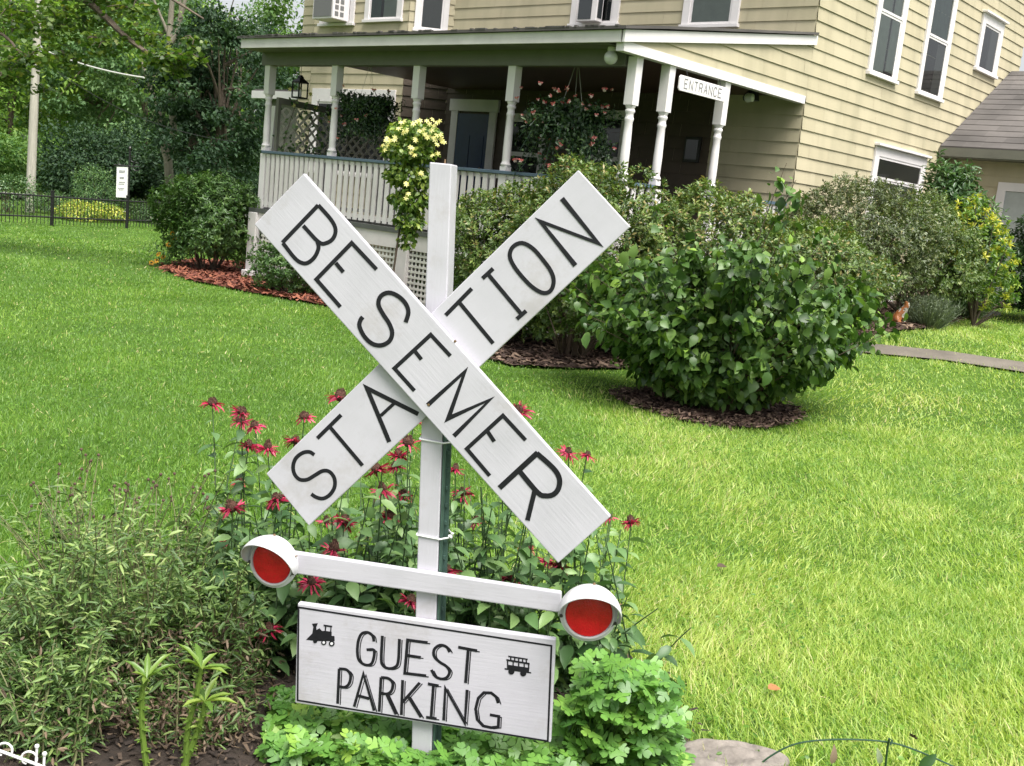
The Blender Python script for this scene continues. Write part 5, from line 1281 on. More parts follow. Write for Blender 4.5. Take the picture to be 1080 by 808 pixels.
def stone(name, label, cat, p, size, mat, seed, rz=0):
    bm = bmesh.new(); bmesh.ops.create_icosphere(bm, subdivisions=5, radius=1.0); r = np.random.default_rng(seed)
    w_ = [(r.normal(size=3) * r.uniform(1, 4.5), r.uniform(0, 6.28)) for _ in range(9)]
    for v in bm.verts:
        c_ = np.array(v.co); s_ = 1 + sum(.10 * math.sin(c_ @ a + b) / (1 + .2 * np.linalg.norm(a)) for a, b in w_) + .02 * math.sin(c_ @ np.array([9, 3, 17]))
        c_ = c_ * s_; c_[2] = min(c_[2], .55 + .12 * c_[0] + .10 * math.sin(c_[0] * 7 + c_[1] * 3) + .07 * math.sin(c_[1] * 11 + c_[0] * 2)); v.co = c_ * np.array(size)
    me = bpy.data.meshes.new(name); bm.to_mesh(me); bm.free(); me.materials.append(MATS[mat]); me.shade_smooth()
    o = bpy.data.objects.new(name, me); COL.objects.link(o); o.location = p; o.rotation_euler = (0, 0, rz); return tag(o, label, cat)
sp = gpix(1035, 333); stone('garden_stone', 'larger of two grey stones lying under the golden shrub', 'stone', sp + [0, 0, .06], (.16, .12, .11), 'stone_grey', 3)
sp = gpix(1049, 333); stone('garden_stone', 'small grey stone lying at the lawn edge right of a larger one', 'stone', sp + [0, 0, .03], (.09, .07, .06), 'stone_grey', 4)
sp = gpix(768, 812); stone('flat_stone', 'flat tan stone in the bottom edge of the flower bed', 'stone', sp + [0, 0, .0], (.175, .13, .09), 'stone_tan', 6, .2)

# ================================================================== FLOWER BED PLANTS
r = np.random.default_rng(31)
# bee balm heads: shaggy drooping petals round a brown dome
def head_meshes(k):
    rr = np.random.default_rng(100 + k); npt = 46; a = rr.uniform(0, 6.28, npt); el = rr.uniform(-.8, .65, npt)
    d = np.stack([np.cos(a), np.sin(a), el], 1); p = np.stack([.010 * np.cos(a), .010 * np.sin(a), rr.uniform(-.004, .004, npt)], 1)
    if k % 3 == 0: keep = rr.random(npt) < .5; d, p = d[keep], p[keep]
    pt = leaves('petals', p, d, np.tile([0, 0, 1.0], (len(p), 1)) + rr.normal(0, .4, p.shape), rr.uniform(.014, .029, len(p)), .0044, 'strap', 'petal_red')
    mb = MB(); mb.lathe([(.006, -.006), (.013, -.001), (.0145, .005), (.0115, .012), (.005, .016), (0, .017)], n=12)
    for j in range(40):
        t = rr.uniform(0, 6.28); f_ = rr.uniform(.1, 1); rr_ = .0145 * math.sin(f_ * 1.5); z_ = .017 * math.cos(f_ * 1.5) + .001
        mb.lathe([(.0016, -.001), (.0011, .003), (0, .0036)], (rr_ * math.cos(t), rr_ * math.sin(t), z_), 5)
    cn = mb.build('seed_cone', 'cone_brown'); return pt, cn
HEADS = [head_meshes(k) for k in range(6)]
used_heads = set()
FLW = [(224, 426), (254, 435), (254, 445), (269, 450), (262, 471), (282, 473), (253, 510), (245, 537), (242, 572), (321, 440), (311, 466), (293, 527), (430, 468), (420, 481), (417, 493), (404, 517), (425, 522),
       (397, 496), (344, 551), (362, 551), (382, 567), (503, 550), (488, 521), (480, 496), (372, 622), (243, 637), (589, 597), (538, 611), (556, 578), (599, 478), (619, 481), (666, 551), (548, 434), (358, 420), (329, 615),
       (432, 635), (643, 546), (220, 762), (436, 445), (352, 580), (455, 462), (284, 665), (470, 603), (575, 592), (410, 545), (545, 520)]
PLX = [235, 290, 355, 415, 470, 540, 620]
PL_LABEL = ['bee balm at the flower bed edge with red flowers above the left lamp', 'bee balm with brown seed heads between the left lamp and the lower left blade end', 'bee balm with red flowers under the lower left crossbuck blade',
            'dense red bee balm just left of the white post', 'bee balm right behind the green stake', 'bee balm with red flowers under the BESEMER blade', 'sparse bee balm with red flowers past the right end of the blade']
plants = []
for i, px in enumerate(PLX):
    Yp = 3.55 + .12 * math.sin(i * 2.1); b = at(px, 800, Yp); b[2] = float(ground(b[0], b[1]))
    plants.append([tag(empty('bee_balm', b), PL_LABEL[i], 'flowering plant', 'bee balm behind the sign'), b, [], []])
def bb_stem(pl, tip, h_leaf=1.0):
    _, b, stems, lf = pl; b0 = np.array([r.normal(0, .07) + tip[0] * .45, r.normal(0, .06) + tip[1] * .3, 0])
    md = b0 * .45 + tip * .5 + np.array([0, 0, .04]); pts = [b0 * (1 - t) ** 2 + 2 * md * t * (1 - t) + tip * t * t for t in np.linspace(0, 1, 6)]
    stems.append((pts, list(np.linspace(.0036, .0019, 6))))
    L_ = np.linalg.norm(tip - b0); k = max(4, int(L_ / .048)); a = r.uniform(0, 3.14)
    for j in range(k):
        t = (j + .6) / k
        if t > .95: continue
        p = b0 * (1 - t) ** 2 + 2 * md * t * (1 - t) + tip * t * t; a += 1.57 + r.normal(0, .2)
        for s_ in (0, math.pi):
            if r.random() < .15: continue
            lf.append((p, np.array([math.cos(a + s_), math.sin(a + s_), r.uniform(-.6, .15)]), h_leaf * r.uniform(.05, .12) * (1.05 - .5 * t)))
for n_, (px, py) in enumerate(FLW):
    i = int(np.argmin([abs(px - q) for q in PLX])); pl = plants[i]
    Y = 3.45 + r.uniform(-.18, .35) + (.15 if py < 480 else 0) - (.15 if py > 600 else 0)
    tip = at(px, py, Y) - pl[1]
    if py > 700: tip = at(px, py, 3.1) - pl[1]
    bb_stem(pl, tip)
    k = n_ % 6; pt, cn = HEADS[k]
    if k in used_heads: pt, cn = pt.copy(), cn.copy(); COL.objects.link(pt); COL.objects.link(cn)
    used_heads.add(k); pt.name = 'flower_head'; pt.parent = pl[0]; cn.parent = pt
    pt.location = tip; pt.rotation_euler = (r.normal(0, .25) + .15, r.normal(0, .25), r.uniform(0, 6)); s_ = r.uniform(1.15, 1.75); pt.scale = (s_ * .92,) * 3; q_ = r.uniform(.6, 1.0); cn.scale = (q_, q_, r.uniform(.75, 1.15))
for i, pl in enumerate(plants):
    for k in range(46 if 1 <= i <= 5 else 26):
        px = PLX[i] + r.normal(0, 36); py = r.uniform(495, 700) + (30 if i in (0, 6) else 0); tip = at(px, py, 3.5 + r.uniform(-.28, .35)) - pl[1]
        if tip[2] > .08: bb_stem(pl, tip, 1.05)
    stems_mesh('stems', pl[2], 'balm_stem', pl[0], 5)
    P_ = np.array([q[0] for q in pl[3]]); D_ = np.array([q[1] for q in pl[3]]); L_ = np.array([q[2] for q in pl[3]]); n = len(P_)
    leaves('foliage', P_, D_, np.tile([0, 0, 1.0], (n, 1)) + r.normal(0, .35, (n, 3)), L_, L_ * r.uniform(.42, .55, n), 'ovate', 'beebalm_leaf', pl[0])

# fine-leaved olive perennial at lower left: several clumps
def aster(base, label, spread, tips, seed, dead=.12, buds=0):
    r = np.random.default_rng(seed); b = np.array([base[0], base[1], float(ground(base[0], base[1])) + .01])
    root = tag(empty('aster', b), label, 'plant', 'fine-leaved perennials in the front bed'); stems, P_, D_, L_, T_ = [], [], [], [], []
    bud = []
    for k, tip in enumerate(tips):
        tip = np.asarray(tip) - b; b0 = np.array([tip[0] * .35 + r.normal(0, .05), tip[1] * .35 + r.normal(0, .05), 0])
        md = b0 * .5 + tip * .45 + np.array([r.normal(0, .03), r.normal(0, .03), tip[2] * .25]); pts = [b0 * (1 - t) ** 2 + 2 * md * t * (1 - t) + tip * t * t for t in np.linspace(0, 1, 6)]
        stems.append((pts, [.003, .0028, .0025, .0022, .0018, .0012])); nl = int(40 + 34 * r.random()); bare = buds and k < buds
        for j in range(nl):
            t = r.uniform(.06, 1) if not bare else r.uniform(.1, .75); p = b0 * (1 - t) ** 2 + 2 * md * t * (1 - t) + tip * t * t + r.normal(0, .012, 3); a = r.uniform(0, 6.28)
            P_.append(p); D_.append((math.cos(a), math.sin(a), r.uniform(-.7, .6))); L_.append(r.uniform(.012, .042) * (1.5 if r.random() < .12 else 1) * (.75 if bare else 1)); T_.append(r.random() ** 1.4 * .85 + .3 * min(1, max(0, tip[2] - .15)))
        if bare: bud += [tip, tip + r.normal(0, .025, 3), tip - [0, 0, .04] + r.normal(0, .03, 3)]
    P_, D_, L_, T_ = map(np.array, (P_, D_, L_, T_)); n = len(P_)
    leaves('foliage', P_, D_, np.tile([0, -.35, 1.0], (n, 1)) + r.normal(0, .5, (n, 3)), L_, L_ * r.uniform(.17, .27, n), 'fold', 'aster_leaf', root, np.clip(T_, 0, 1))
    stems_mesh('stems', stems, 'weed_stem', root, 4)
    m_ = int(n * dead); q = P_[r.integers(n, size=m_)] * [1, 1, .55] + r.normal(0, .03, (m_, 3)); q[:, 2] = np.abs(q[:, 2]) + .01
    leaves('dead_leaves', q, r.normal(0, 1, (m_, 3)), r.normal(0, 1, (m_, 3)), r.uniform(.015, .04, m_), .008, 'fold', 'dead_leaf', root)
    if bud:
        mb = MB(); mb.lathe([(.0, -.005), (.0045, -.003), (.0055, .001), (.003, .005), (0, .006)], (0, 0, 0), 7); mb.tube([(0, 0, -.05), (0, 0, -.004)], .001, 3)
        sh = mb.build('seed_head', 'chip_brown', root)
        for i_, p in enumerate(bud):
            o = sh if i_ == 0 else sh.copy()
            if i_: COL.objects.link(o); o.parent = root
            o.location = p; o.rotation_euler = (r.normal(0, .3), r.normal(0, .3), 0)
    return root
def tipset(n, x0, x1, ytop, ybot, Y0, Y1):
    out = []
    for k in range(n):
        px = r.uniform(x0, x1); out.append(at(px, r.uniform(ytop(px), ybot), r.uniform(Y0, Y1)))
    return [t for t in out if t[2] > .06]
top_ = lambda px: 572 + 18 * math.sin(px * .045) + 22 * math.sin(px * .019 + 1)
aster(at(-70, 760, 3.1)[:2], 'fine-leaved olive perennial spilling out of the left edge above the white edging', 1, tipset(150, -160, 40, lambda p: top_(p) - 10, 740, 2.8, 3.5), 51)
aster(at(60, 760, 3.15)[:2], 'fine-leaved olive perennial with round seed heads behind the white edging', 1, [at(px, py, 3.6) for px, py in ((62, 500), (96, 486), (75, 515), (92, 497), (85, 540), (98, 520), (66, 560), (48, 520), (30, 600), (110, 545), (160, 515), (104, 480))] + tipset(190, 0, 120, lambda p: top_(p) - 15, 745, 2.85, 3.6), 52, buds=12)
aster(at(150, 760, 3.15)[:2], 'fine-leaved olive perennial with a yellowed leaf left of the green stalks', 1, [at(px, py, 3.65) for px, py in ((165, 512), (178, 505), (130, 560), (112, 575), (205, 520), (220, 500))] + tipset(190, 80, 200, lambda p: top_(p) - 10, 750, 2.9, 3.6), 53, buds=6)
aster(at(70, 800, 2.72)[:2], 'low fine-leaved olive perennial creeping forward to the white edging', 1, tipset(110, -60, 118, lambda p: 668 + 12 * math.sin(p * .05), 752, 2.72, 2.95), 55)
aster(at(200, 790, 2.85)[:2], 'dark straggling leaves over the soil between the lily stalks and the parking board', 1, tipset(55, 110, 300, lambda p: 700, 775, 2.85, 3.1), 56, dead=.9)
aster(at(120, 740, 3.4)[:2], 'tall pale wispy weed rising above the olive perennials in front of the lawn', 1, [at(r.uniform(-40, 245), r.uniform(495, 590), r.uniform(3.35, 3.75)) for k in range(70)], 57, buds=22, dead=.02)
aster(at(225, 765, 3.3)[:2], 'browned straggling perennial below the left lamp', 1, tipset(120, 165, 285, lambda p: top_(p) + 25, 750, 3.0, 3.5), 54, dead=.5)
# yellow-green stalks
for (px, py, pts_, lab) in ((156, 812, [(150, 770), (150, 730), (155, 716)], 'left yellow green lily stalk with a leaf tuft at its top'), (196, 812, [(198, 770), (207, 735), (212, 705)], 'tallest yellow green lily stalk bending right'), (190, 815, [(205, 780), (214, 755), (216, 740)], 'short lily stalk with scaly buds beside the tallest one')):
    Yl = 2.70; b = at(px, py, Yl); b[2] = min(b[2], .02); b = np.array([b[0], b[1], 0.0])
    rt_ = tag(empty('lily_stalk', b), lab, 'plant', 'lily stalks in the front bed'); P = [np.zeros(3)] + [at(*q, Yl) - b for q in pts_]
    P = [np.array(p) for p in dense(P, 4)]; mb = MB(); mb.tube(P, list(np.linspace(.0092, .006, len(P))), 8); mb.build('stem', 'lily', rt_, smooth=True)
    n = 70; t = r.uniform(.05, .97, n); ix = (t * (len(P) - 1)).astype(int); q = np.array([P[i] for i in ix]); a = r.uniform(0, 6.28, n)
    leaves('leaf_scales', q, np.stack([np.cos(a), np.sin(a), r.uniform(.1, .9, n)], 1), r.normal(0, .3, (n, 3)) + [0, 0, 1], r.uniform(.012, .03, n), .009, 'fold', 'lily', rt_)
    k = 7; a = np.linspace(0, 6, k) + r.uniform(0, 1); top = np.array([P[-1]] * k)
    leaves('leaf_tuft', top, np.stack([np.cos(a), np.sin(a), r.uniform(.1, 1.2, k)], 1), np.tile([0, 0, 1.0], (k, 1)), r.uniform(.05, .10, k), .018, 'fold', 'lily', rt_)
# columbine mounds: leaves of three lobed leaflets on thin stalks
def columbine(label, pix, seed, Y0, Y1, mat='columbine', front=()):
    r = np.random.default_rng(seed); c = np.mean([at(px, 820, (Y0 + Y1) / 2) for px, *_ in pix], 0); b = np.array([c[0], c[1], 0.0])
    root = tag(empty('columbine', b), label, 'plant', 'columbine mounds at the foot of the sign'); P_, D_, N_, L_, T_, st = [], [], [], [], [], []
    for (x0, x1, y0, y1, n, yel) in list(pix) + list(front):
        fr_ = (x0, x1, y0, y1, n, yel) in front
        for k in range(n):
            Y = r.uniform(2.72, 2.86) if fr_ else r.uniform(Y0, Y1); p = at(r.uniform(x0, x1), y0 + (y1 - y0) * r.uniform(0, 1) ** .8, Y)
            if p[2] < .03: p[2] = r.uniform(.03, .09)
            p = p - b; a = r.uniform(0, 6.28); nn = np.array([r.normal(0, .35), r.normal(-.30, .35), 1.0]); tn_ = r.random() * .75 + (.25 if yel else 0)
            bs = np.array([p[0] * .55 + r.normal(0, .03), p[1] * .55 + .02, .0]); st.append(([bs, (bs + p) / 2 + [0, 0, .03], p], [.0018, .0015, .001]))
            for da in (-1.15, 0, 1.15):
                aa = a + da; dv = np.array([math.cos(aa), math.sin(aa), 0]); dv = dv - nn * (dv @ nn) / (nn @ nn)
                P_.append(p + dv * .006); D_.append(dv); N_.append(nn + r.normal(0, .12, 3)); L_.append(r.uniform(.028, .05)); T_.append(tn_ + r.normal(0, .06))
    leaves('foliage', np.array(P_), np.array(D_), np.array(N_), np.array(L_), np.array(L_) * .95, 'lobed', mat, root, np.clip(T_, 0, 1))
    stems_mesh('stems', st, 'lily', root, 4); return root
columbine('bright green columbine mound left of the post under the parking board', [(285, 440, 762, 830, 170, 0), (400, 470, 775, 830, 60, 0), (310, 400, 756, 790, 60, 1)], 71, 2.90, 3.12, front=((275, 440, 780, 840, 110, 0), (300, 400, 776, 800, 30, 1)))
columbine('columbine mound right of the post with a few yellow leaves', [(600, 715, 715, 840, 290, 0), (610, 690, 692, 760, 100, 0), (560, 610, 795, 840, 40, 0), (625, 690, 745, 775, 14, 1)], 72, 2.86, 3.2)
columbine('columbine behind the parking board just right of the post', [(440, 600, 772, 830, 200, 0), (470, 560, 785, 830, 50, 0)], 73, 2.90, 3.12, front=((440, 600, 790, 845, 100, 0),))
# ground litter: fallen leaves on the lawn
for (px, py, lab, mt, tv) in ((755, 607, 'single dark brown fallen leaf on the lawn', 'dead_leaf', .1), (808, 739, 'single orange fallen leaf on the lawn', 'fallen', .0)):
    p = gpix(px, py) + np.array([0, 0, .045]); o = leaves('fallen_leaf', np.zeros((1, 3)), np.array([[.8, .3, .1]]), np.array([[0, -.2, 1.]]), .055, .04, 'ovate', mt, None, np.array([tv])); o.location = p; tag(o, lab, 'leaf')

# ================================================================== SMALL METAL THINGS
# white scrolled edging at the bottom left
eb = at(-20, 812, 2.62); ed = tag(empty('edging_fence', np.array([eb[0], eb[1], 0.0])), 'low white scrolled wire edging in the bottom left corner', 'edging'); E0 = np.array([eb[0], eb[1], 0])
epx = lambda x, y: at(x, y, 2.62) - E0
mb = MB(); mb.tube([epx(-60, 770), epx(0, 792), epx(38, 806), epx(80, 822)], .0042, 8); mb.build('rail', 'wire_white', ed, smooth=True)
for x, y in ((39, 787), (47, 795), (-14, 770), (-70, 752)):
    mb = MB(); p = epx(x, y); mb.tube([[p[0] - .004, p[1], -.05], p], .0035, 8); mb.lathe([(0, -.006), (.005, -.004), (.0065, 0), (.005, .004), (0, .006)], p, 10); mb.build('picket', 'wire_white', ed, smooth=True)
for cx_, cy_ in ((30, 800), (4, 791), (-30, 776)):
    mb = MB(); mb.tube([epx(cx_ + 9 * math.cos(t) * (1 - .06 * t), cy_ - 8 * math.sin(t) * (1 - .06 * t)) for t in np.linspace(-.4, 4.4, 18)], .003, 6); mb.build('scroll', 'wire_white', ed, smooth=True)
# green hoop plant support at the bottom right
hb = at(937, 815, 3.0); hb = np.array([hb[0], hb[1], 0.0]); hp = tag(empty('plant_support', hb), 'thin green wire hoop plant support at the bottom edge', 'plant support')
hpx = lambda x, y, Y: at(x, y, Y) - hb
mb = MB(); mb.tube(dense([hpx(795, 812, 3.0), hpx(812, 798, 3.0), hpx(835, 786, 3.0), hpx(862, 781, 3.0), hpx(900, 780, 3.0), hpx(938, 783, 3.0), hpx(965, 791, 3.0), hpx(1000, 806, 3.0), hpx(1025, 818, 3.0)], 5), .0028, 7); mb.build('hoop', 'wire_green', hp, smooth=True)
mb = MB(); mb.tube([[0.0, 0, -.1], hpx(936, 788, 3.0), hpx(938, 779, 2.99), hpx(941, 781, 2.985), hpx(939, 786, 2.98)], .0032, 7); mb.build('stake', 'wire_green', hp, smooth=True)
for (px, py, L_, W_, mt, tv, lab, dv) in ((969, 802, .065, .036, 'rhodo', .1, 'dark green leaf by the hoop support', (.8, 0, .62)), (877, 800, .06, .022, 'dead_leaf', .8, 'tan leaf tip beside the hoop support', (.05, 0, 1)), (928, 800, .05, .02, 'lavender', .9, 'pale grey leaf tip left of the hoop stake', (-.25, 0, 1))):
    p = at(px, py + 6, 2.97); b = np.array([p[0], p[1], 0.0]); rt_ = tag(empty('seedling', b), lab, 'plant')
    leaves('leaf', np.array([p - b]), np.array([dv]), np.array([[0.1, -1, .25]]), L_, W_, 'ovate', mt, rt_, np.array([tv])); stems_mesh('stem', [([(0, 0, -.02), p - b], .0016)], 'wire_green', rt_, 5)
p = at(964, 778, 2.99) - hb; mb = MB()
leaves('dry_flower', np.tile(p, (7, 1)), np.random.default_rng(2).normal(0, 1, (7, 3)) + [0, 0, .6], np.random.default_rng(3).normal(0, 1, (7, 3)), .018, .008, 'fold', 'dead_leaf', hp, np.full(7, .1))

# ================================================================== FAR LEFT: FENCE, POLE, HANGING SIGN
fz = lambda p: np.array([p[0], p[1], float(ground(p[0], p[1]))])
F0 = FENCE_L - FENCE_D * 14; F1 = FENCE_L + FENCE_D * (np.linalg.norm(FENCE_R - FENCE_L) + 6)
fence = tag(empty('picket_fence', fz(FENCE_L)), 'low black metal picket fence across the far edge of the lawn', 'fence'); fo = fz(FENCE_L)
Lf = np.linalg.norm(F1 - F0); mb = MB(); n = int(Lf / .13)
def fpt(s, z): p = F0 + FENCE_D * s; return np.array([p[0], p[1], float(ground(p[0], p[1])) + z]) - fo
for s0 in np.arange(0, Lf - 1, 1.0):
    for z_ in (.26, .86): mb.tube([fpt(s0, z_), fpt(s0 + 1.0, z_)], .024, 4)
mb.build('rails', 'black_metal', fence)
mb = MB()
for k in range(n): mb.tube([fpt(.13 * k, .06), fpt(.13 * k, .95)], .011, 4)
mb.build('pickets', 'black_metal', fence)
sx_ = [np.linalg.norm(at(52, 238, 31.8)[:2] - F0), np.linalg.norm(at(134, 240, 34.3)[:2] - F0)]
for s_ in sx_ + [sx_[0] - 2.6, sx_[0] - 5.2, sx_[1] + 2.6, sx_[1] + 5.0]:
    mb = MB(); p = fpt(s_, 0); mb.box(p + [-.04, -.04, -.1], p + [.04, .04, 1.0]); mb.box(p + [-.05, -.05, 1.0], p + [.05, .05, 1.04]); mb.build('post', 'black_metal', fence)
po = at(31, 234, 37.5); po = fz(po[:2]); ptop = at(38.5, 52, 37.5)
pole = tag(empty('utility_pole', po), 'weathered pale wooden utility pole beyond the black fence', 'pole')
mb = MB(); mb.tube([np.array([0, 0, -.3]), (ptop - po) * .5, (ptop - po) * 1.35], [.165, .145, .115], 12); mb.build('shaft', 'pole_wood', pole, smooth=True)
mb = MB()
for f_ in (.98, 1.01): q = (ptop - po) * f_; mb.lathe([(.05, -.06), (.065, 0), (.04, .06), (.0, .08)], q + [.17, -.05, 0], 8)
mb.box((ptop - po) * .99 + [-.18, -.03, -.02], (ptop - po) * .99 + [.24, .03, .02]); mb.build('bracket', 'stone_grey', pole)
def cable(name, label, a, b, sag, rad, mat='cable'):
    pts = [np.asarray(a) * (1 - t) + np.asarray(b) * t - np.array([0, 0, sag * 4 * t * (1 - t)]) for t in np.linspace(0, 1, 17)]
    mb = MB(); c0 = pts[0]; mb.tube([p - c0 for p in pts], rad, 5); o = mb.build(name, mat, None, smooth=True); o.location = c0; return tag(o, label, 'cable')
cable('power_cable', 'pale thick service cable running right from the utility pole', at(52, 55, 37.4), at(152, 82, 34), .1, .03)
cable('power_cable', 'thin dark wire strung below the pale cable', at(42, 62, 37.4), at(250, 150, 33), .5, .012, 'black_metal')
# hanging sign
Yh = 37.0; hs0 = at(129, 239, Yh); hs0 = fz(hs0[:2]); hsg = tag(empty('hanging_sign', hs0), 'white vertical sign board hanging from a black scrolled bracket by the fence', 'sign')
q = lambda x, y, Y=Yh: at(x, y, Y) - hs0
mb = MB(); mb.tube([(.12, .1, -.1), q(136, 158) + [.0, .1, 0]], .04, 8); mb.tube([q(120, 174), q(147, 176)], .02, 6); mb.lathe([(.05, 0), (.06, .06), (.0, .14)], q(136, 158) + [0, .1, 0], 8)
for cx_, cy_, rr_ in ((144, 176, 4.2), (128, 171, 3.2), (141, 168, 3)): mb.tube([q(cx_ + rr_ * math.cos(t), cy_ + rr_ * math.sin(t)) for t in np.linspace(0, 5.2, 14)], .014, 5)
mb.build('bracket', 'black_metal', hsg)
tl, tr_, br_, bl_ = q(123.2, 176), q(134.8, 176.3), q(133.8, 208.6), q(122.3, 208)
mb = MB(); mb.prism([tl, bl_, br_, tr_], (0, .05, 0)); mb.build('board', 'sign_white', hsg)
mb = MB()
pl3 = lambda u, v: tl * (1 - u) * (1 - v) + tr_ * u * (1 - v) + bl_ * (1 - u) * v + br_ * u * v - np.array([0, .006, 0])
for v, u0_, u1_, hh in ((.13, .22, .78, .016), (.18, .24, .76, .014), (.36, .3, .7, .03), (.5, .25, .8, .016), (.56, .2, .75, .014), (.70, .2, .78, .012), (.75, .25, .7, .010)):
    for k in range(5):
        a = u0_ + (u1_ - u0_) * k / 5; b = a + (u1_ - u0_) / 5 * .7; mb.prism([pl3(a, v - hh), pl3(a, v + hh), pl3(b, v + hh), pl3(b, v - hh)], (0, .005, 0))
mb.build('lettering', 'sign_grey', hsg)
#@@TREES
# ================================================================== TREES
def tree(name, label, base, H, cr, h0, mat, seed, nclump=60, per=190, leaf=.26, group='trees beyond the lawn', bark='bark', trunk_r=.22, lean=(0, 0), flatten=.9, crown_c=None, tpl='diamond', csize=.27, cat='tree'):
    r = np.random.default_rng(seed); b = np.array([base[0], base[1], float(ground(base[0], base[1])) - .05]); root = tag(empty(name, b), label, cat, group)
    c = np.array([lean[0], lean[1], (H + h0) / 2]) if crown_c is None else np.asarray(crown_c)
    dr = norm(r.normal(size=(nclump, 3))); q = noisy_r(dr, .18, seed) * r.uniform(.25, 1, nclump) ** .45; hz = (H - h0) / 2
    cc = c + dr * q[:, None] * np.array([cr, cr, hz])
    cs = cr * csize * r.uniform(.6, 1.3, nclump)
    cid = np.repeat(np.arange(nclump), per); n = len(cid); e = norm(r.normal(size=(n, 3))) * (r.random((n, 1)) ** .45)
    pos = cc[cid] + e * cs[cid][:, None] * np.array([1.15, 1.15, flatten * .7]) ; pos[:, 2] -= .10 * cs[cid] * (e[:, 0] ** 2 + e[:, 1] ** 2)
    d = norm(e * .7 + r.normal(0, .7, (n, 3)) + [0, 0, -.35]); nr = norm(e * .5 + r.normal(0, .45, (n, 3)) + [0, 0, .95])
    lt = np.clip(r.random(nclump)[cid] * .45 + r.random(n) * .55, 0, 1); ll = leaf * r.uniform(.6, 1.3, n)
    leaves('crown', pos, d, nr, ll, ll * r.uniform(.45, .7, n), tpl, mat, root, lt)
    top = c + np.array([0, 0, hz * .55]); mid = np.array([lean[0] * .35, lean[1] * .35, h0 + .2 * hz])
    paths = [([np.zeros(3), mid * .5, mid, (mid + top) / 2 + r.normal(0, .1, 3), top], [trunk_r, trunk_r * .85, trunk_r * .7, trunk_r * .4, trunk_r * .12])]
    for k in r.choice(nclump, min(nclump, 16), replace=False):
        t = r.uniform(.1, .8); s_ = mid * (1 - t) + top * t; paths.append(([s_, (s_ + cc[k]) / 2 + [0, 0, .08 * cr], cc[k]], [trunk_r * .35, trunk_r * .2, trunk_r * .06]))
    stems_mesh('trunk', paths, bark, root, 7); return root
TG = 'trees beyond the lawn'
def tb(px, Y): p = at(px, 215, Y); return p[:2]
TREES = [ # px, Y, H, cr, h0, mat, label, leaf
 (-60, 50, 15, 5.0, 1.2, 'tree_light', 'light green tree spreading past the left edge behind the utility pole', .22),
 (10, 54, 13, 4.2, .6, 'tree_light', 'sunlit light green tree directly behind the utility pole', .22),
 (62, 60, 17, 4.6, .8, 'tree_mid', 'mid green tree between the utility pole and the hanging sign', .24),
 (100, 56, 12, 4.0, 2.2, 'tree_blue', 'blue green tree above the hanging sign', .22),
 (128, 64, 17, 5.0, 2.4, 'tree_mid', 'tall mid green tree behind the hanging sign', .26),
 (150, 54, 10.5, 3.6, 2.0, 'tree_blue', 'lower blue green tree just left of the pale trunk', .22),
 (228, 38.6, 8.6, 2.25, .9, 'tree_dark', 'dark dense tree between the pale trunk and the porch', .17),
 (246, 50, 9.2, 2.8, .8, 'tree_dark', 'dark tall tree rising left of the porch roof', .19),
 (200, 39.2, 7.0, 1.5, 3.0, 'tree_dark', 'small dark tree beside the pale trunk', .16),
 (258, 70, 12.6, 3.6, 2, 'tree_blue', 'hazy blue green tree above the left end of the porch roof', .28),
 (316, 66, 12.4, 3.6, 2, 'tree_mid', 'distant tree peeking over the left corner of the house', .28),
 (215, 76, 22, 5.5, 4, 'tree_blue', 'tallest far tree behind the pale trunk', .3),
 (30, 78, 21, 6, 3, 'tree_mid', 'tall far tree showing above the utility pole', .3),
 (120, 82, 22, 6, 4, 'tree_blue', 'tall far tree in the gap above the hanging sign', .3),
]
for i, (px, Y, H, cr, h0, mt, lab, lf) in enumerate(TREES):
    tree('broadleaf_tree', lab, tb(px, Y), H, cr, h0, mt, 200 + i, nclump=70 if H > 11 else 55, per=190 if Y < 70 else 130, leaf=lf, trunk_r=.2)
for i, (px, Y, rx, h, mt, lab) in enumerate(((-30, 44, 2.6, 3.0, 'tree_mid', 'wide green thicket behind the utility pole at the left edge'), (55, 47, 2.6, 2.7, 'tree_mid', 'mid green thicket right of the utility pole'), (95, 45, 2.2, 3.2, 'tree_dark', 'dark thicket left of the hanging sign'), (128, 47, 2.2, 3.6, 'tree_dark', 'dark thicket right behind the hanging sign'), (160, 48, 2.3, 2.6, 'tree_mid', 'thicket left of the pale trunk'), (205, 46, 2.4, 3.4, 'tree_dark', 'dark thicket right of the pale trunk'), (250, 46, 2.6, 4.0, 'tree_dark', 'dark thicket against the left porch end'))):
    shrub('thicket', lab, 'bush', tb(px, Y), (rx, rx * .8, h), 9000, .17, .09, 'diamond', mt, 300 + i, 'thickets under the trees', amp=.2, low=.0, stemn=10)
# the pale, forked, half-bare tree
pb_ = tb(181, 40.5); pt0 = fz(pb_); pale = tag(empty('bare_tree', pt0), 'pale barked forked tree with bare upper limbs left of the porch', 'tree', TG)
q = lambda x, y, Y=40.5: at(x, y, Y) - pt0
pp = [([q(178, 215), q(179, 195), q(177, 168), q(172, 152)], [.27, .24, .22, .2]), ([q(172, 152), q(168, 120), q(160, 95), q(148, 62)], [.17, .12, .09, .06]), ([q(178, 165), q(183, 140), q(181, 95), q(178, 48), q(181, 8), q(184, -40)], [.2, .19, .18, .17, .13, .07]),
      ([q(178, 48), q(186, 38), q(194, 5), q(205, -40)], [.15, .14, .1, .05]), ([q(179, 40), q(173, 25), q(160, -5), q(150, -40)], [.09, .07, .06, .04]), ([q(184, 42), q(190, 15), q(191, -40)], [.1, .08, .05]), ([q(181, 8), q(186, -10), q(190, -40)], [.07, .06, .04]), ([q(160, 95), q(163, 85), q(164, 70)], [.06, .04, .02])]
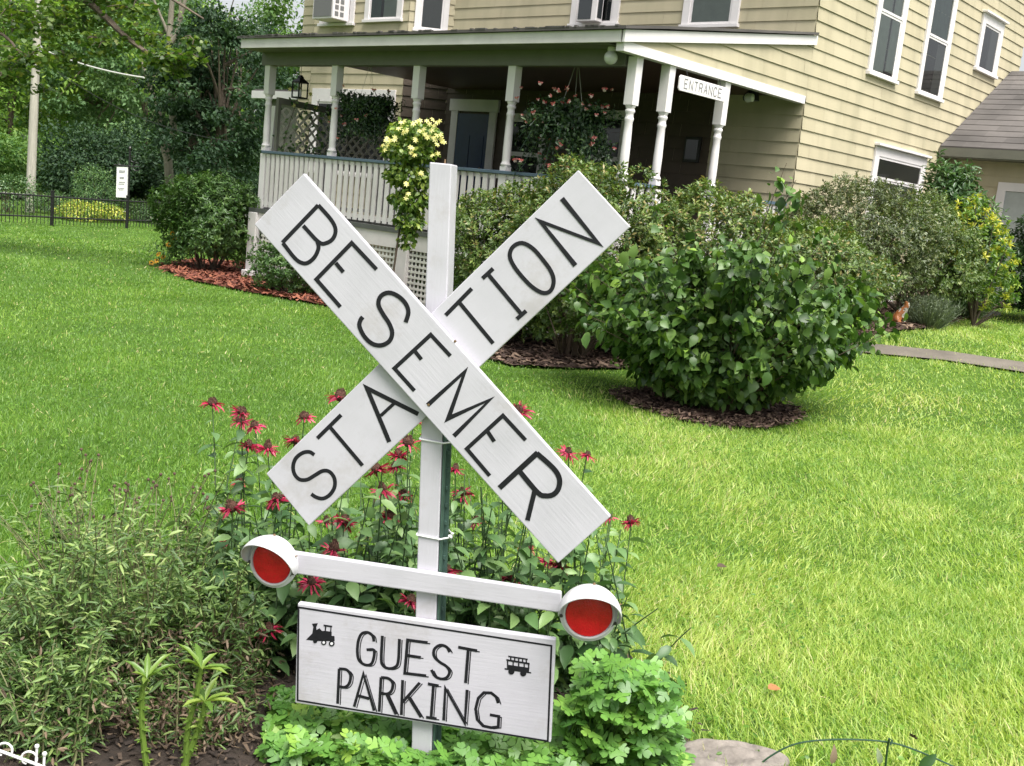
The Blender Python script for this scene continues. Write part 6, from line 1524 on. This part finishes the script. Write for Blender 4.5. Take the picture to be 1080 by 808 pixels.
pp = [(a, [x * .72 for x in b]) for a, b in pp]
stems_mesh('trunk', pp, 'bark_pale', pale, 9)
r = np.random.default_rng(19); cl = [q(px, py) + r.normal(0, .4, 3) for px, py in ((150, 58), (166, 66), (205, -20), (155, -30), (190, -45), (214, 5), (140, 20))]
P_ = np.concatenate([c + norm(r.normal(size=(170, 3))) * r.random((170, 1)) ** .5 * [1.0, 1.0, .6] for c in cl]); n = len(P_)
leaves('crown', P_, r.normal(0, 1, (n, 3)) + [0, 0, -.3], r.normal(0, .5, (n, 3)) + [0, 0, 1], .16, .09, 'diamond', 'tree_light', pale)
# the near maple whose branches hang into the upper left
mbp = fz(at(-330, 300, 20)[:2]); maple = tag(empty('maple_tree', mbp), 'maple branches with yellow green leaves hanging into the top left corner', 'tree')
r = np.random.default_rng(23); trunk_top = at(-330, -60, 20) - mbp
mq = lambda x, y, Y: at(x, y, Y) - mbp
paths = [([np.zeros(3), trunk_top * .6, trunk_top * 1.3], [.32, .26, .2])]; P_, D_ = [], []
limbs = [[(-330, -20, 20), (-100, -60, 18.5), (20, -40, 17.5), (90, 0, 17), (134, 40, 16.5), (165, 60, 16.2), (200, 66, 16)], [(-330, 20, 20), (-120, 0, 18), (-10, 30, 17), (25, 60, 16.5)], [(-330, -60, 20), (-80, -110, 18), (60, -70, 17), (150, -20, 16.6), (215, 20, 16.2)],
         [(-330, 0, 20), (-150, -20, 19), (-40, 20, 18.3), (40, 10, 18)], [(20, -40, 17.5), (60, -10, 17.6), (70, 20, 17.5)], [(-10, 30, 17), (-30, 70, 16.8)], [(90, 0, 17), (110, -10, 16.8), (160, 0, 16.4)]]
for lm_ in limbs:
    pts = [mq(*p) for p in lm_]; pts = [np.array(p) for p in dense(pts, 4)]
    paths.append((pts, list(np.linspace(.10 if len(lm_) > 4 else .06, .012, len(pts)))))
def spray(px, py, Y, spx, n):
    s_ = spx / F * Y; c_ = mq(px, py, Y); e = norm(r.normal(size=(n, 3))) * r.random((n, 1)) ** .55; P_.append(c_ + e * [s_, s_ * .8, s_ * .42]); 
    for k in range(5): t_ = c_ + norm(r.normal(size=3)) * [s_ * .8, s_ * .6, s_ * .3]; paths.append(([c_, (c_ + t_) / 2 + [0, 0, .05], t_], [.012, .008, .004]))
for px, py, Y, s_, n in ((10, 10, 17, 60, 480), (60, 25, 17, 55, 430), (100, 5, 17, 50, 380), (30, 60, 16.5, 42, 300), (-30, 60, 17, 60, 420), (5, 80, 16.5, 30, 160), (70, 62, 17, 30, 130), (110, 45, 16.6, 32, 170), (150, 40, 16.5, 32, 170), (170, 62, 16.2, 30, 180), (196, 60, 16, 26, 150), (140, 10, 16.5, 34, 120), (205, 44, 16.1, 18, 50), (186, 74, 16.1, 18, 80), (-80, 30, 18, 70, 400), (20, -40, 17.5, 70, 450), (120, -40, 17, 70, 420), (120, -60, 16.5, 50, 200), (-15, 105, 16.6, 24, 110), (45, 95, 16.8, 18, 50)):
    spray(px, py, Y, s_, n)
P_ = np.concatenate(P_); n = len(P_); stems_mesh('branches', paths, 'bark', maple, 6)
leaves('crown', P_, r.normal(0, 1, (n, 3)) * [1, 1, .4] + [0, 0, -.45], r.normal(0, .4, (n, 3)) + [0, 0, 1], r.uniform(.055, .10, n), r.uniform(.055, .10, n), 'maple', 'maple', maple)
# planting behind the fence
r = np.random.default_rng(37)
for (px, Y, rx, h, mt, lab, sd_) in ((100, 39.5, .85, 1.75, 'tree_blue', 'grey green bush between the utility pole and the hanging sign', 81), (8, 36, 1.0, 1.35, 'rhodo', 'bright bush behind the fence at the left edge', 82), (60, 38, .9, .75, 'rhodo', 'low leafy plant behind the fence right of the utility pole', 83), (88, 35.5, .8, .6, 'yellowleaf', 'low yellow green clump behind the fence below the grey green bush', 84),
                                     (116, 36.5, .7, .6, 'yellowleaf', 'low yellow green clump behind the fence at the hanging sign', 85), (150, 39, .7, .75, 'shrubleaf', 'low green clump behind the fence right of the hanging sign', 86), (166, 38, .7, .6, 'rhodo', 'leafy clump at the foot of the pale forked tree', 87), (200, 37.6, .8, 1.2, 'shrubleaf', 'green bush right of the pale forked tree', 88), (214, 36, .9, 1.3, 'rhodo', 'light bush behind the dark shrub at the end of the fence', 90)):
    p = at(px, 215, Y)[:2]; shrub('garden_bush', lab, 'bush', p, (rx, rx, h), 2600, .085, .035, 'fold', mt, sd_, 'planting behind the black fence', amp=.2, low=.02, stemn=8)
# small pale blobs: white flower clumps past the fence
r = np.random.default_rng(5)
for (px, py, lab) in ((128, 227, 'patch of white flowers behind the fence below the hanging sign'), (168, 231, 'patch of white flowers behind the fence left of the dark shrub')):
    p = at(px, py, 36.9); b = fz(p[:2]); o = tag(empty('white_flowers', b), lab, 'flowers', 'white flowers behind the fence'); n = 50
    leaves('blossoms', (p - b) + r.normal(0, .09, (n, 3)), rand_dir(n), rand_dir(n), .09, .07, 'fold', 'fuchsia', o, np.full(n, 1.0))
    leaves('foliage', (p - b) * [1, 1, .5] + r.normal(0, .12, (120, 3)), rand_dir(120), rand_dir(120), .1, .03, 'fold', 'shrubleaf', o)
# the far wood that closes the view
n = 52000; az = rng.uniform(-1.25, 1.0, n); dist = rng.uniform(95, 130, n); hh = 11.5 + 3 * np.sin(az * 9) + 2 * np.sin(az * 23 + 1)
q = np.stack([np.sin(az) * dist, np.cos(az) * dist, rng.uniform(-.02, 1, n) * hh], 1)
q[:, 0] += 1.5 * np.sin(q[:, 2]); 
stuff(leaves('far_wood', q, rand_dir(n) - [0, 0, .3], rand_dir(n) * .6 + [0, -.3, 1], rng.uniform(.7, 1.5, n), rng.uniform(.5, .9, n), 'diamond', 'tree_mid'), 'far wood closing the view behind the trees', 'wood')
